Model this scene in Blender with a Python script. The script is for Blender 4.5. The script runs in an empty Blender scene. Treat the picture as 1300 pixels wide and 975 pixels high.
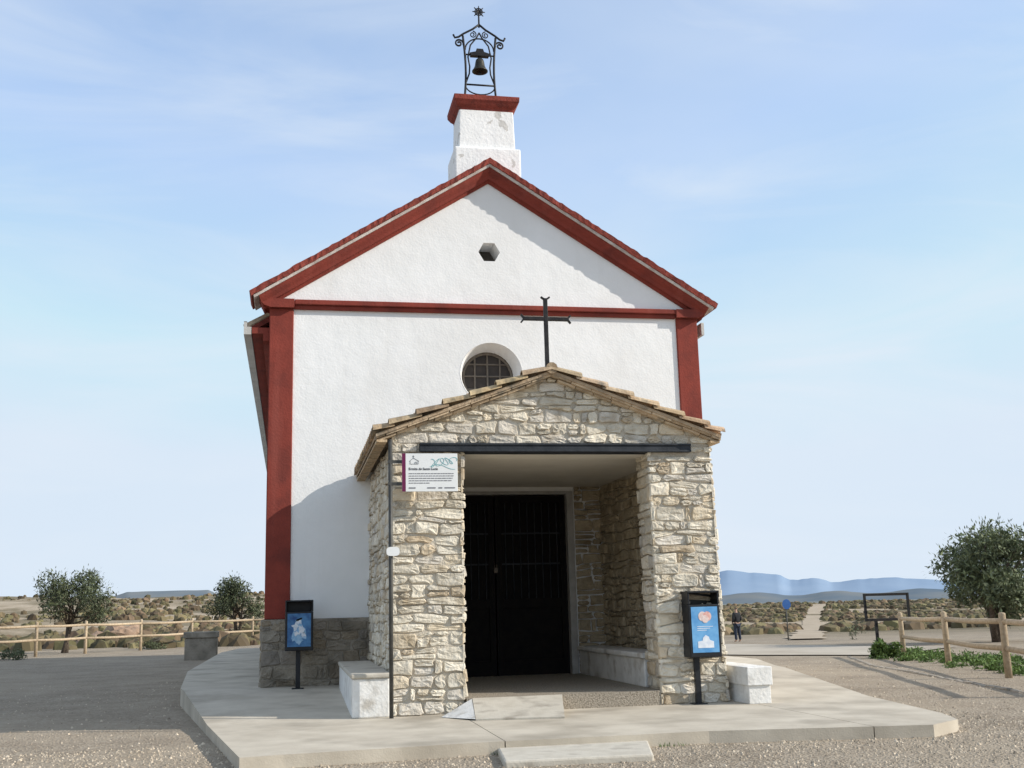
import bpy, bmesh, math, random
import numpy as np
from mathutils import Vector, noise, Matrix
R=math.radians
C=bpy.context.scene.collection
# ------------------------------------------------------------ camera model
FPX,TH,PS,RO,CD,CH=1415.7,.1982,.1974,-.0263,13.995,1.25
_fw=Vector((math.sin(PS)*math.cos(TH),math.cos(PS)*math.cos(TH),math.sin(TH)))
_r=Vector((math.cos(PS),-math.sin(PS),0)); _u=_r.cross(_fw)
_r2=_r*math.cos(RO)+_u*math.sin(RO); _u2=-_r*math.sin(RO)+_u*math.cos(RO)
CAM=Vector((0,-CD,CH))
def ray(px,py): return _fw+_r2*((px-650)/FPX)+_u2*((487.5-py)/FPX)
def at(px,py,Y):
    q=ray(px,py);t=(Y+CD)/q.y;return CAM+q*t
def flat(px,py,Z=0):
    q=ray(px,py);t=(Z-CH)/q.z;return CAM+q*t
def smooth(a,b,x):
    t=min(1,max(0,(x-a)/(b-a)));return t*t*(3-2*t)
def terr(x,y):
    r=math.hypot(x-3,y); z=-.12
    z-=.0105*min(max(0,y-6),60)*smooth(2,14,x)
    if r>12: z+=.03*noise.noise((x*.15,y*.15,0))*smooth(12,20,r)
    if r>55:
        t=r-55; az=math.degrees(math.atan2(x,y+14)); W=smooth(6,20,az)
        W=W if y>0 else 1
        z-=W*(1.3*smooth(0,60,t)-1.9*smooth(60,360,t)+.004*max(0,min(t-500,2000)))
        z-=(1-W)*1.0*smooth(0,50,t)
        z+=(1-W)*(9.5*smooth(110,520,r)+1.2*smooth(60,200,r))*(1-smooth(700,1500,r))
        a=min(t/120,1)
        z+=a*(.6*W+2.6*(1-W))*noise.noise((x*.012,y*.012,3))+a*(.3+.5*(1-W))*noise.noise((x*.05,y*.05,7))
        if r>500: z+=smooth(500,2500,r)*6*noise.noise((x*.0015,y*.0015,9))
        z-=(1-W)*12*smooth(800,2500,r)
    return z
def ground(px,py):
    q=ray(px,py);q=q/q.y; t=8.0
    while t<3000:
        p=CAM+q*t
        if p.z<=terr(p.x,p.y): return p
        t+=.05+t*.0006
    return CAM+q*t
# ------------------------------------------------------------ mesh builder
class MB:
    def __init__(s): s.v=[];s.f=[];s.m=[];s.t=[]
    def add(s,vs,fs,m=0,t=(1,1,1)):
        o=len(s.v); s.v+= [tuple(p) for p in vs]
        for f in fs: s.f.append(tuple(i+o for i in f)); s.m.append(m); s.t.append(t)
    def box(s,x0,x1,y0,y1,z0,z1,m=0,t=(1,1,1)):
        vs=[(x,y,z) for z in (z0,z1) for y in (y0,y1) for x in (x0,x1)]
        s.add(vs,[(0,2,3,1),(4,5,7,6),(0,1,5,4),(2,6,7,3),(0,4,6,2),(1,3,7,5)],m,t)
    def obox(s,a,b,w,h,m=0,t=(1,1,1),up=(0,0,1)):   # bar from a to b, width w height h
        a=Vector(a);b=Vector(b);d=(b-a).normalized();u=Vector(up)
        sd=d.cross(u)
        if sd.length<1e-4: sd=d.cross(Vector((0,1,0)))
        sd.normalize();u=sd.cross(d).normalized()
        vs=[p+sd*(i*w/2)+u*(j*h/2) for p in (a,b) for j in (-1,1) for i in (-1,1)]
        s.add(vs,[(0,1,3,2),(4,6,7,5),(0,4,5,1),(2,3,7,6),(0,2,6,4),(1,5,7,3)],m,t)
    def prism(s,poly,y0,y1,m=0,t=(1,1,1)):           # poly in (x,z)
        A=sum(poly[i][0]*poly[(i+1)%len(poly)][1]-poly[(i+1)%len(poly)][0]*poly[i][1] for i in range(len(poly)))
        if A<0: poly=poly[::-1]
        n=len(poly)
        vs=[(p[0],y0,p[1]) for p in poly]+[(p[0],y1,p[1]) for p in poly]
        fs=[tuple(range(n)),tuple(range(2*n-1,n-1,-1))]+[(i,i+n,(i+1)%n+n,(i+1)%n) for i in range(n)]
        s.add(vs,fs,m,t)
    def slab(s,poly,z0,z1,m=0,t=(1,1,1),zf=None):
        n=len(poly);z_=zf or (lambda x,y:z1)
        vs=[(p[0],p[1],z0) for p in poly]+[(p[0],p[1],z_(p[0],p[1])) for p in poly]
        fs=[tuple(range(n-1,-1,-1)),tuple(range(n,2*n))]+[(i,(i+1)%n,(i+1)%n+n,i+n) for i in range(n)]
        s.add(vs,fs,m,t)
    def tube(s,path,rad,n=8,m=0,t=(1,1,1),cap=True):
        path=[Vector(p) for p in path]
        if not hasattr(rad,'__len__'): rad=[rad]*len(path)
        vs=[];fs=[];prev=None
        for i,p in enumerate(path):
            d=(path[min(i+1,len(path)-1)]-path[max(i-1,0)])
            if d.length<1e-9: d=Vector((0,0,1))
            d.normalize()
            if prev is None:
                a=Vector((0,0,1)) if abs(d.z)<.9 else Vector((1,0,0)); sd=d.cross(a).normalized()
            else:
                sd=prev-d*prev.dot(d); sd.normalize()
            prev=sd;up=d.cross(sd)
            for k in range(n):
                an=2*math.pi*k/n; vs.append(p+sd*math.cos(an)*rad[i]+up*math.sin(an)*rad[i])
        for i in range(len(path)-1):
            for k in range(n):
                fs.append((i*n+k,i*n+(k+1)%n,(i+1)*n+(k+1)%n,(i+1)*n+k))
        if cap: fs.append(tuple(range(n-1,-1,-1)));fs.append(tuple(range((len(path)-1)*n,len(path)*n)))
        s.add(vs,fs,m,t)
    def lathe(s,prof,c,n=24,m=0,t=(1,1,1)):          # prof (r,z)
        vs=[];fs=[]
        for r_,z in prof:
            for k in range(n):
                a=2*math.pi*k/n;vs.append((c[0]+r_*math.cos(a),c[1]+r_*math.sin(a),c[2]+z))
        for i in range(len(prof)-1):
            for k in range(n): fs.append((i*n+k,i*n+(k+1)%n,(i+1)*n+(k+1)%n,(i+1)*n+k))
        s.add(vs,fs,m,t)
    def build(s,name,mats,parent=None,smooth=False):
        me=bpy.data.meshes.new(name);me.from_pydata(s.v,[],s.f)
        if not isinstance(mats,(list,tuple)): mats=[mats]
        for q in mats: me.materials.append(q)
        me.polygons.foreach_set('material_index',s.m)
        a=me.attributes.new('tint','FLOAT_COLOR','FACE')
        a.data.foreach_set('color',[c for t in s.t for c in (t[0],t[1],t[2],1)])
        if smooth: me.polygons.foreach_set('use_smooth',[True]*len(s.f))
        me.update()
        o=bpy.data.objects.new(name,me);C.objects.link(o)
        if parent:
            o.parent=parent
            o.matrix_parent_inverse=Matrix.Translation(-parent.location) if parent.type=='EMPTY' and parent.parent is None else Matrix()
        return o
def bevel(o,w=.01,seg=2):
    b=o.modifiers.new('b','BEVEL');b.width=w;b.segments=seg;b.limit_method='ANGLE';b.angle_limit=R(40);return o
def tag(o,label=None,cat=None,group=None,kind=None):
    if label:o['label']=label
    if cat:o['category']=cat
    if group:o['group']=group
    if kind:o['kind']=kind
    return o
def thing(name,label,cat,loc,group=None):
    o=bpy.data.objects.new(name,None);C.objects.link(o);o.location=loc;o.empty_display_size=.2
    return tag(o,label,cat,group)
# ------------------------------------------------------------ materials
def pmat(name,c1,c2,scale=4,detail=8,rough=.9,bump=.3,bscale=40,bdist=.01,tint=False,metal=0,lo=.35,hi=.65,c3=None,s3=1.2,spec=.3,dist=0.0,t3=(.52,.68),b2=None,streak=None):
    m=bpy.data.materials.new(name);m.use_nodes=True;nt=m.node_tree;N=nt.nodes;L=nt.links
    b=N['Principled BSDF'];b.inputs['Roughness'].default_value=rough;b.inputs['Metallic'].default_value=metal
    b.inputs['Specular IOR Level'].default_value=spec
    tc=N.new('ShaderNodeTexCoord')
    n=N.new('ShaderNodeTexNoise');n.inputs['Scale'].default_value=scale;n.inputs['Detail'].default_value=detail;n.inputs['Roughness'].default_value=.6
    n.inputs['Distortion'].default_value=dist
    L.new(tc.outputs['Object'],n.inputs['Vector'])
    r=N.new('ShaderNodeValToRGB');r.color_ramp.elements[0].position=lo;r.color_ramp.elements[1].position=hi
    r.color_ramp.elements[0].color=(*c1,1);r.color_ramp.elements[1].color=(*c2,1)
    L.new(n.outputs['Fac'],r.inputs['Fac']);col=r.outputs['Color']
    def layer(col,vec,sc_,c,p0,p1):
        n3=N.new('ShaderNodeTexNoise');n3.inputs['Scale'].default_value=sc_;n3.inputs['Detail'].default_value=6
        L.new(vec,n3.inputs['Vector'])
        r3=N.new('ShaderNodeValToRGB');r3.color_ramp.elements[0].position=p0;r3.color_ramp.elements[1].position=p1
        L.new(n3.outputs['Fac'],r3.inputs['Fac'])
        mx=N.new('ShaderNodeMix');mx.data_type='RGBA';L.new(r3.outputs['Color'],mx.inputs[0]);L.new(col,mx.inputs[6]);mx.inputs[7].default_value=(*c,1);return mx.outputs[2]
    if c3: col=layer(col,tc.outputs['Object'],s3,c3,*t3)
    if streak:
        mp=N.new('ShaderNodeMapping');mp.inputs['Scale'].default_value=(5,5,.35);L.new(tc.outputs['Object'],mp.inputs['Vector'])
        col=layer(col,mp.outputs['Vector'],1.0,streak,.56,.80)
    if tint:
        a=N.new('ShaderNodeAttribute');a.attribute_name='tint'
        mx=N.new('ShaderNodeMix');mx.data_type='RGBA';mx.blend_type='MULTIPLY';mx.inputs[0].default_value=1
        L.new(col,mx.inputs[6]);L.new(a.outputs['Color'],mx.inputs[7]);col=mx.outputs[2]
    L.new(col,b.inputs['Base Color'])
    if bump>0:
        nb=N.new('ShaderNodeTexNoise');nb.inputs['Scale'].default_value=bscale;nb.inputs['Detail'].default_value=6
        L.new(tc.outputs['Object'],nb.inputs['Vector'])
        bp=N.new('ShaderNodeBump');bp.inputs['Strength'].default_value=bump;bp.inputs['Distance'].default_value=bdist
        L.new(nb.outputs['Fac'],bp.inputs['Height']);last=bp
        if b2:
            nb=N.new('ShaderNodeTexNoise');nb.inputs['Scale'].default_value=b2[0];nb.inputs['Detail'].default_value=3
            L.new(tc.outputs['Object'],nb.inputs['Vector'])
            last=N.new('ShaderNodeBump');last.inputs['Strength'].default_value=b2[1];last.inputs['Distance'].default_value=b2[2]
            L.new(nb.outputs['Fac'],last.inputs['Height']);L.new(bp.outputs['Normal'],last.inputs['Normal'])
        L.new(last.outputs['Normal'],b.inputs['Normal'])
    return m
M={}
M['stucco']=pmat('white_stucco',(.84,.838,.825),(.89,.885,.875),scale=1.3,bump=.35,bscale=30,bdist=.01,c3=(.82,.812,.795),s3=.6,b2=(3.5,.3,.03),streak=(.80,.79,.77))
M['tower']=pmat('peeling_stucco',(.85,.845,.83),(.89,.885,.875),scale=2,bump=.5,bscale=18,bdist=.015,c3=(.60,.58,.55),s3=3.2,t3=(.62,.64),b2=(5,.35,.03))
M['red']=pmat('oxide_red_paint',(.21,.042,.030),(.265,.052,.036),scale=3,bump=.5,bscale=30,bdist=.01,c3=(.17,.038,.029),s3=2,streak=(.28,.07,.052))
M['redtile']=pmat('red_painted_tile',(.21,.046,.033),(.29,.062,.045),scale=9,bump=.7,bscale=25,bdist=.015,c3=(.15,.038,.03),s3=6)
M['whitestrip']=pmat('faded_white_strip',(.46,.40,.37),(.70,.65,.61),scale=6,bump=.5)
M['stone']=pmat('limestone',(.64,.58,.475),(.78,.725,.62),scale=7,bump=.9,bscale=28,bdist=.018,tint=True,c3=(.50,.435,.335),s3=4)
M['mortar']=pmat('mortar',(.48,.42,.335),(.62,.56,.46),scale=6,bump=.9,bscale=35,bdist=.02)
M['plinthstone']=pmat('grey_plinth_stone',(.27,.235,.19),(.40,.35,.285),scale=5,bump=.9,bscale=18,bdist=.03,tint=True,c3=(.20,.175,.14),s3=2.5)
M['plaster']=pmat('ceiling_plaster',(.66,.62,.54),(.74,.70,.62),scale=2,bump=.3)
M['tile']=pmat('clay_roof_tile',(.38,.275,.18),(.54,.42,.29),scale=8,bump=.8,bscale=25,bdist=.015,tint=True,c3=(.20,.17,.13),s3=5)
M['concrete']=pmat('pale_concrete',(.43,.38,.305),(.55,.495,.405),scale=1.6,bump=.5,bscale=60,bdist=.006,c3=(.34,.30,.24),s3=.9,b2=(6,.3,.01))
M['concrete2']=pmat('grey_concrete',(.46,.42,.35),(.59,.55,.47),scale=3,bump=.5,bscale=50,bdist=.008,c3=(.32,.285,.235),s3=3)
M['pebble']=pmat('pebbled_concrete',(.20,.17,.13),(.42,.37,.30),scale=45,detail=3,bump=1,bscale=60,bdist=.02)
M['whitewash']=pmat('whitewashed_render',(.68,.665,.63),(.82,.81,.78),scale=4,bump=.6,bscale=25,bdist=.015,c3=(.50,.47,.42),s3=3.5)
M['eave']=pmat('grey_eave_render',(.50,.48,.45),(.62,.60,.57),scale=3,bump=.4)
M['iron']=pmat('black_iron',(.012,.012,.014),(.03,.028,.028),scale=12,rough=.55,bump=.3,metal=.3)
M['bars']=pmat('worn_iron_bars',(.14,.12,.10),(.20,.17,.14),scale=12,rough=.7,bump=.3)
M['bronze']=pmat('dark_bronze',(.035,.035,.03),(.07,.065,.05),scale=10,rough=.45,bump=.2,metal=.7)
M['beam']=pmat('painted_steel_beam',(.014,.018,.024),(.035,.04,.048),scale=6,rough=.6,bump=.3)
M['binblack']=pmat('black_sheet_metal',(.010,.011,.014),(.02,.022,.026),scale=5,rough=.4,bump=.1)
M['pole']=pmat('dark_metal_pole',(.055,.055,.052),(.10,.098,.09),scale=8,rough=.55,bump=.1,metal=.3)
M['wood']=pmat('weathered_fence_wood',(.34,.26,.17),(.50,.40,.28),scale=14,bump=.6,bscale=40,tint=True)
M['door']=pmat('dark_door_paint',(.006,.005,.006),(.012,.010,.009),scale=6,rough=.7,bump=.2,spec=.15)
M['doorframe']=pmat('grey_door_frame',(.36,.35,.33),(.46,.45,.43),scale=6,bump=.3)
M['bark']=pmat('bark',(.06,.045,.032),(.13,.10,.075),scale=20,bump=1,bscale=30,bdist=.02)
M['leaf']=pmat('olive_leaves',(.055,.068,.036),(.12,.14,.08),scale=2,bump=0,tint=True,rough=.7)
M['leaf2']=pmat('green_leaves',(.05,.09,.02),(.11,.17,.045),scale=2,bump=0,tint=True,rough=.7)
M['scrub']=pmat('scrub_leaves',(.065,.06,.032),(.15,.125,.072),scale=.05,bump=0,tint=True,rough=.9)
M['signwhite']=pmat('sign_white',(.74,.75,.74),(.78,.79,.78),rough=.4,bump=0)
M['magenta']=pmat('sign_magenta',(.13,.012,.06),(.15,.015,.07),rough=.4,bump=0)
M['ink']=pmat('sign_ink',(.04,.04,.05),(.06,.06,.07),rough=.5,bump=0)
M['inkgrey']=pmat('sign_grey_ink',(.16,.16,.18),(.20,.20,.22),rough=.5,bump=0)
M['teal']=pmat('sign_teal',(.02,.32,.36),(.03,.38,.40),rough=.4,bump=0)
M['posterblue']=pmat('poster_blue',(.05,.22,.50),(.22,.48,.75),scale=4,rough=.35,bump=0,lo=.3,hi=.7)
M['posterdeep']=pmat('poster_deep_blue',(.015,.06,.20),(.10,.28,.52),scale=7,rough=.35,bump=0,lo=.3,hi=.7)
M['posterwhite']=pmat('poster_white',(.60,.66,.75),(.80,.82,.85),scale=14,rough=.35,bump=0)
M['postersky']=pmat('poster_pale_blue',(.20,.40,.62),(.38,.56,.74),scale=14,rough=.35,bump=0)
M['pink']=pmat('poster_pink',(.62,.26,.22),(.78,.52,.46),scale=24,rough=.35,bump=0)
M['cream']=pmat('poster_cream',(.66,.46,.42),(.78,.66,.62),scale=24,rough=.35,bump=0)
M['rock']=pmat('red_brown_rock',(.24,.16,.11),(.38,.27,.19),scale=3,bump=1,bscale=8,bdist=.05)
M['glass']=pmat('dark_window_glass',(.03,.022,.018),(.06,.045,.035),rough=.4,bump=0,spec=.3)
M['vent']=pmat('painted_vent_shade',(.10,.09,.08),(.16,.145,.13),rough=.9,bump=.3)  # dark colour stands in for the shade inside the vent hole
M['doorglass']=pmat('dark_door_glass',(.005,.004,.004),(.008,.007,.006),rough=.6,bump=0,spec=.1)
M['roadblue']=pmat('sign_blue_paint',(.03,.10,.30),(.04,.12,.34),rough=.4,bump=0)
M['skin']=pmat('skin',(.42,.26,.19),(.46,.29,.21),rough=.6,bump=0)
M['jacket']=pmat('dark_jacket',(.012,.013,.016),(.022,.024,.03),rough=.85,bump=.2)
M['jeans']=pmat('dark_jeans',(.02,.027,.045),(.035,.045,.07),rough=.9,bump=.2)
M['hair']=pmat('grey_hair',(.05,.045,.04),(.12,.11,.10),scale=8,rough=.8,bump=.4)
M['mount']=pmat('hazy_mountain',(.225,.305,.415),(.27,.35,.455),scale=.0008,bump=0,rough=1,spec=0)  # blue aerial haze is painted into the mountain base colour
M['mount2']=pmat('hazy_mesa',(.12,.16,.20),(.19,.205,.21),scale=.002,bump=0,rough=1,spec=0)  # far hills and mesa carry their distance haze in the colour
M['road']=pmat('pale_gravel_road',(.38,.335,.27),(.46,.41,.34),scale=.8,bump=.4,bscale=60,c3=(.33,.285,.225),s3=.4)
M['track']=pmat('dirt_track',(.34,.27,.19),(.44,.36,.265),scale=.5,bump=.4,bscale=6)
M['gravelbit']=pmat('gravel_bits',(.32,.27,.21),(.48,.42,.34),scale=3,bump=.4,tint=True)
# ground material
def ground_mat():
    m=bpy.data.materials.new('gravel_ground');m.use_nodes=True;nt=m.node_tree;N=nt.nodes;L=nt.links
    b=N['Principled BSDF'];b.inputs['Roughness'].default_value=.95;b.inputs['Specular IOR Level'].default_value=.15
    g=N.new('ShaderNodeNewGeometry')
    def noi(sc,det=8,ro=.6):
        n=N.new('ShaderNodeTexNoise');n.inputs['Scale'].default_value=sc;n.inputs['Detail'].default_value=det;n.inputs['Roughness'].default_value=ro
        L.new(g.outputs['Position'],n.inputs['Vector']);return n.outputs['Fac']
    def ramp(f,*st):
        r=N.new('ShaderNodeValToRGB');e=r.color_ramp.elements
        while len(e)<len(st): e.new(.5)
        for k,(p,c) in enumerate(st): e[k].position=p;e[k].color=(*c,1)
        L.new(f,r.inputs['Fac']);return r.outputs['Color']
    def mix(f,a,c,mode='MIX'):
        x=N.new('ShaderNodeMix');x.data_type='RGBA';x.blend_type=mode
        if isinstance(f,float): x.inputs[0].default_value=f
        else: L.new(f,x.inputs[0])
        L.new(a,x.inputs[6]);L.new(c,x.inputs[7]);return x.outputs[2]
    vo=N.new('ShaderNodeTexVoronoi');vo.inputs['Scale'].default_value=38;L.new(g.outputs['Position'],vo.inputs['Vector'])
    sep=N.new('ShaderNodeSeparateColor');L.new(vo.outputs['Color'],sep.inputs[0])
    grains=ramp(sep.outputs[0],(.0,(.14,.112,.083)),(.5,(.295,.248,.187)),(1,(.48,.42,.34)))
    dirt=ramp(noi(1.1),(.35,(.25,.20,.147)),(.65,(.385,.322,.245)))
    near=mix(.55,grains,dirt)
    near=mix(ramp(noi(.22,5),(.48,(0,0,0)),(.66,(.6,.6,.6))),near,ramp(noi(3),(.3,(.35,.285,.21)),(.7,(.44,.37,.28))))
    far=ramp(noi(.035,10,.7),(.36,(.11,.095,.055)),(.46,(.22,.178,.115)),(.54,(.38,.31,.225)),(.66,(.50,.42,.32)))
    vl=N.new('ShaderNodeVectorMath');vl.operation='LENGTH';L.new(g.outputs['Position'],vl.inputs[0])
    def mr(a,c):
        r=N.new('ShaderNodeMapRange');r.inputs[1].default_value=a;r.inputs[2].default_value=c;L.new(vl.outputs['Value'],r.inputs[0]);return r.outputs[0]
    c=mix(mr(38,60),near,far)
    hz=N.new('ShaderNodeRGB');hz.outputs[0].default_value=(.17,.185,.18,1)  # aerial haze painted into the ground colour, growing with distance from the origin
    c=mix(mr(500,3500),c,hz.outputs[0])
    L.new(c,b.inputs['Base Color'])
    bp=N.new('ShaderNodeBump');bp.inputs['Strength'].default_value=.8;bp.inputs['Distance'].default_value=.02
    L.new(vo.outputs['Distance'],bp.inputs['Height'])
    bp2=N.new('ShaderNodeBump');bp2.inputs['Strength'].default_value=.6;bp2.inputs['Distance'].default_value=.04
    L.new(noi(9),bp2.inputs['Height']);L.new(bp.outputs['Normal'],bp2.inputs['Normal'])
    L.new(bp2.outputs['Normal'],b.inputs['Normal'])
    return m
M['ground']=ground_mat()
# ------------------------------------------------------------ masonry
def clip_poly(poly,hps):
    for a,b_,c in hps:    # keep a*u+b*v<=c
        out=[];n=len(poly)
        for i in range(n):
            p=poly[i];q=poly[(i+1)%n];dp=a*p[0]+b_*p[1]-c;dq=a*q[0]+b_*q[1]-c
            if dp<=0: out.append(p)
            if (dp<0<dq) or (dq<0<dp):
                t=dp/(dp-dq);out.append((p[0]+(q[0]-p[0])*t,p[1]+(q[1]-p[1])*t))
        poly=out
        if len(poly)<3:return []
    return poly
def masonry(mb,mapf,u0,u1,v0,v1,clips=(),seed=1,hr=(.075,.19),wr=(.15,.46),prot=(.010,.045),m=1,gap=.008,tone=None,flip=False,jit=.009):
    rnd=random.Random(seed)
    hps=[(-1,0,-u0),(1,0,u1),(0,-1,-v0),(0,1,v1)]+list(clips)
    rows=[v0]
    while rows[-1]<v1-.05: rows.append(rows[-1]+rnd.uniform(*hr))
    ph=[rnd.uniform(0,9) for _ in rows]
    def line(k,u):
        if k==0: return rows[0]
        return rows[k]+.06*noise.noise((u*1.7,ph[k],0))
    def stone(a0,a1,bf,tf):
        w=a1-a0; um=(a0+a1)/2; c=min(.024,w*.15)*rnd.uniform(.3,1.5)
        J=lambda s=jit: rnd.uniform(-s,s)
        g=gap*rnd.uniform(.4,1.8)
        B=lambda u:bf(u)+g; T=lambda u:tf(u)-g
        sl=rnd.uniform(-.018,.018)
        P=[(a0+g+c+J(),B(a0)+J(.006)),(um+J(.02),B(um)+J(.008)),(a1-g-c+J(),B(a1)+J(.006)),(a1-g+J()+sl,B(a1)+c+J()),(a1-g+J(),(B(a1)+T(a1))/2),(a1-g+J()-sl,T(a1)-c+J()),
           (a1-g-c+J(),T(a1)+J(.006)),(um+J(.03),T(um)+J(.008)),(a0+g+c+J(),T(a0)+J(.006)),(a0+g+J(),T(a0)-c+J()),(a0+g+J(),(B(a0)+T(a0))/2),(a0+g+J(),B(a0)+c+J())]
        P=clip_poly(P,hps)
        if len(P)<3:return
        A=0
        for i in range(len(P)):
            p=P[i];q=P[(i+1)%len(P)];A+=p[0]*q[1]-q[0]*p[1]
        if A<.0012:return
        cx=sum(p[0] for p in P)/len(P);cy=sum(p[1] for p in P)/len(P)
        pr=rnd.uniform(*prot); tu=rnd.uniform(-.08,.08);tv=rnd.uniform(-.16,.10)
        n=len(P);vs=[]
        for sc,w_,j in ((1,-.012,0),(.985,pr*.45,.003),(.90,pr*.95,.005),(.48,pr*1.02,.010)):
            for p in P:
                u=cx+(p[0]-cx)*sc;v=cy+(p[1]-cy)*sc
                ww=w_+(rnd.uniform(-j,j) if j else 0)+(tu*(u-cx)+tv*(v-cy) if w_>0 else 0)
                vs.append(mapf(u+(rnd.uniform(-j,j) if j else 0)*.5,v,ww))
        vs.append(mapf(cx,cy,pr*1.03+rnd.uniform(-.008,.008)))
        fs=[]
        for k in range(3):
            for i in range(n):
                f=(k*n+i,k*n+(i+1)%n,(k+1)*n+(i+1)%n,(k+1)*n+i);fs.append(f)
        for i in range(n): fs.append((3*n+i,3*n+(i+1)%n,4*n))
        if flip: fs=[tuple(reversed(f)) for f in fs]
        q=rnd.random();br=rnd.uniform(.78,1.08)
        if tone: t=tuple(br*x for x in tone)
        elif q<.62: t=(br,br*.99,br*.965)
        elif q<.82: t=(br*.90,br*.90,br*.92)
        elif q<.94: t=(br*.97,br*.91,br*.82)
        else: t=(br*.82,br*.74,br*.64)
        mb.add(vs,fs,m,t)
    for k in range(len(rows)-1):
        u=u0-rnd.uniform(0,.1)
        h=rows[k+1]-rows[k]
        while u<u1:
            w=rnd.uniform(*wr)*(1.2 if h<.10 else 1)
            if rnd.random()<.10: w=rnd.uniform(.07,.12)
            if u+w>u1-.07: w=u1-u+.001
            b=lambda x,k=k:line(k,x); t=lambda x,k=k:line(k+1,x)
            if h>.14 and w>.12 and rnd.random()<.28:
                fr=rnd.uniform(.35,.65); mid=lambda x,b=b,t=t,fr=fr:b(x)*(1-fr)+t(x)*fr
                if w>.28 and rnd.random()<.4:
                    q=rnd.uniform(.35,.65);stone(u,u+w*q,b,mid);stone(u+w*q,u+w,b,mid)
                else: stone(u,u+w,b,mid)
                if w>.28 and rnd.random()<.4:
                    q=rnd.uniform(.35,.65);stone(u,u+w*q,mid,t);stone(u+w*q,u+w,mid,t)
                else: stone(u,u+w,mid,t)
            else: stone(u,u+w,b,t)
            u+=w
def boolcut(o,cutters):
    for c in cutters:
        b=o.modifiers.new('c','BOOLEAN');b.operation='DIFFERENCE';b.object=c;b.solver='EXACT'
    dg=bpy.context.evaluated_depsgraph_get();dg.update()
    me=bpy.data.meshes.new_from_object(o.evaluated_get(dg));o.modifiers.clear();o.data=me
    for c in cutters: bpy.data.objects.remove(c,do_unlink=True)
# ------------------------------------------------------------ dimensions
F=4.19; XL,XR=-.388,6.988; XM=3.30; ZC=6.20; ZP=1.17; LEN=21.5
AP=8.92; SL=.627; TIP=4.02
def pz(x,y): return .036*min(max(0,y),F)
chapel=thing('chapel','white hermitage chapel with oxide red trim, stone entrance porch and bell turret','chapel',(XM,F,0))
mb=MB();mb.prism([(XL,-.3),(XR,-.3),(XR,6.38),(XM,AP-.16),(XL,6.38)],F,F+.5)
fac=mb.build('front_wall',M['stucco'],chapel)
def cyl_cut(cx,cz,r,n=48,y0=F-.5,y1=F+.8,rot=0):
    c=MB();c.prism([(cx+r*math.cos(rot+2*math.pi*k/n),cz+r*math.sin(rot+2*math.pi*k/n)) for k in range(n)],y0,y1);return c.build('cut',M['stucco'])
pw=at(624,474,F); WX,WZ,WR=pw.x,pw.z,.53
ph_=at(621,320,F); 
DX0,DX1,DZ=XM-1.32,XM+1.32,3.15
c=MB();c.box(DX0,DX1,F-.5,F+.8,.05,DZ)
boolcut(fac,[cyl_cut(WX,WZ,WR),cyl_cut(ph_.x,ph_.z,.19,6,rot=0),c.build('cut',M['stucco'])])
mb=MB();mb.box(ph_.x-.3,ph_.x+.3,F+.505,F+.52,ph_.z-.3,ph_.z+.3);mb.build('vent_back',M['vent'],chapel)
mb=MB()
mb.box(XL+.01,XL+.5,F+.5,F+LEN,-.3,6.0);mb.box(XR-.5,XR-.01,F+.5,F+LEN,-.3,6.0);mb.box(XL+.5,XR-.5,F+LEN-.5,F+LEN,-.3,6.0)
mb.prism([(XL+.02,6.0),(XR-.02,6.0),(XM,8.3)],F+LEN-.5,F+LEN-.01)
mb.build('side_walls',M['stucco'],chapel)
# roof behind the gable
RZ=8.52;RTS={-1:4.06,1:3.80}
mb=MB()
for s in (-1,1):
    RT=RTS[s];ez=RZ-SL*RT
    mb.prism([(XM,RZ),(XM+s*RT,ez),(XM+s*RT,ez-.09),(XM,RZ-.12)],F+.5,F+LEN+.2)
roof=mb.build('roof',M['redtile'],chapel)
mb=MB();rnd=random.Random(4)
for s in (-1,1):
    n=70;RT=RTS[s]
    for i in range(n):
        y=F+.6+i*(LEN-.4)/n
        for k in range(9):
            a=k/9;b_=a+.13
            p0=Vector((XM+s*RT*a,y,RZ-SL*RT*a+.02));p1=Vector((XM+s*RT*min(b_,1.01),y,RZ-SL*RT*min(b_,1.01)+.03))
            mb.tube([p0,p1],[.075,.095],6,0,(rnd.uniform(.7,1.1),)*3)
mb.build('roof_tiles',M['tile'],roof)
for s in (-1,1):
    RT=RTS[s];ez=RZ-SL*RT
    mb=MB();x0,x1=sorted((XM+s*(RT-(.07 if s<0 else 0)),XM+s*(RT+.05)))
    mb.box(x0,x1,F+.03,F+LEN+.2,ez-.22,ez-.092);x0,x1=sorted((XM+s*RT,XM+s*(RT+.05)));mb.box(x0,x1,F+.03,F+LEN+.2,ez-.092,ez)
    mb.build('eave_board',M['eave'],roof)
RT=RTS[-1];ez=RZ-SL*RT
mb=MB();s=-1;a,b_=sorted((XM+s*(3.69),XM+s*(RT-.08)))
mb.box(a,b_,F+.04,F+LEN,ez-.20,ez-.1)
a,b_=sorted((XM+s*(3.69),XM+s*(3.80)));mb.box(a,b_,F+.04,F+LEN,ez-.32,ez-.20)
mb.build('eave_moulding',M['red'],roof)
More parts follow.
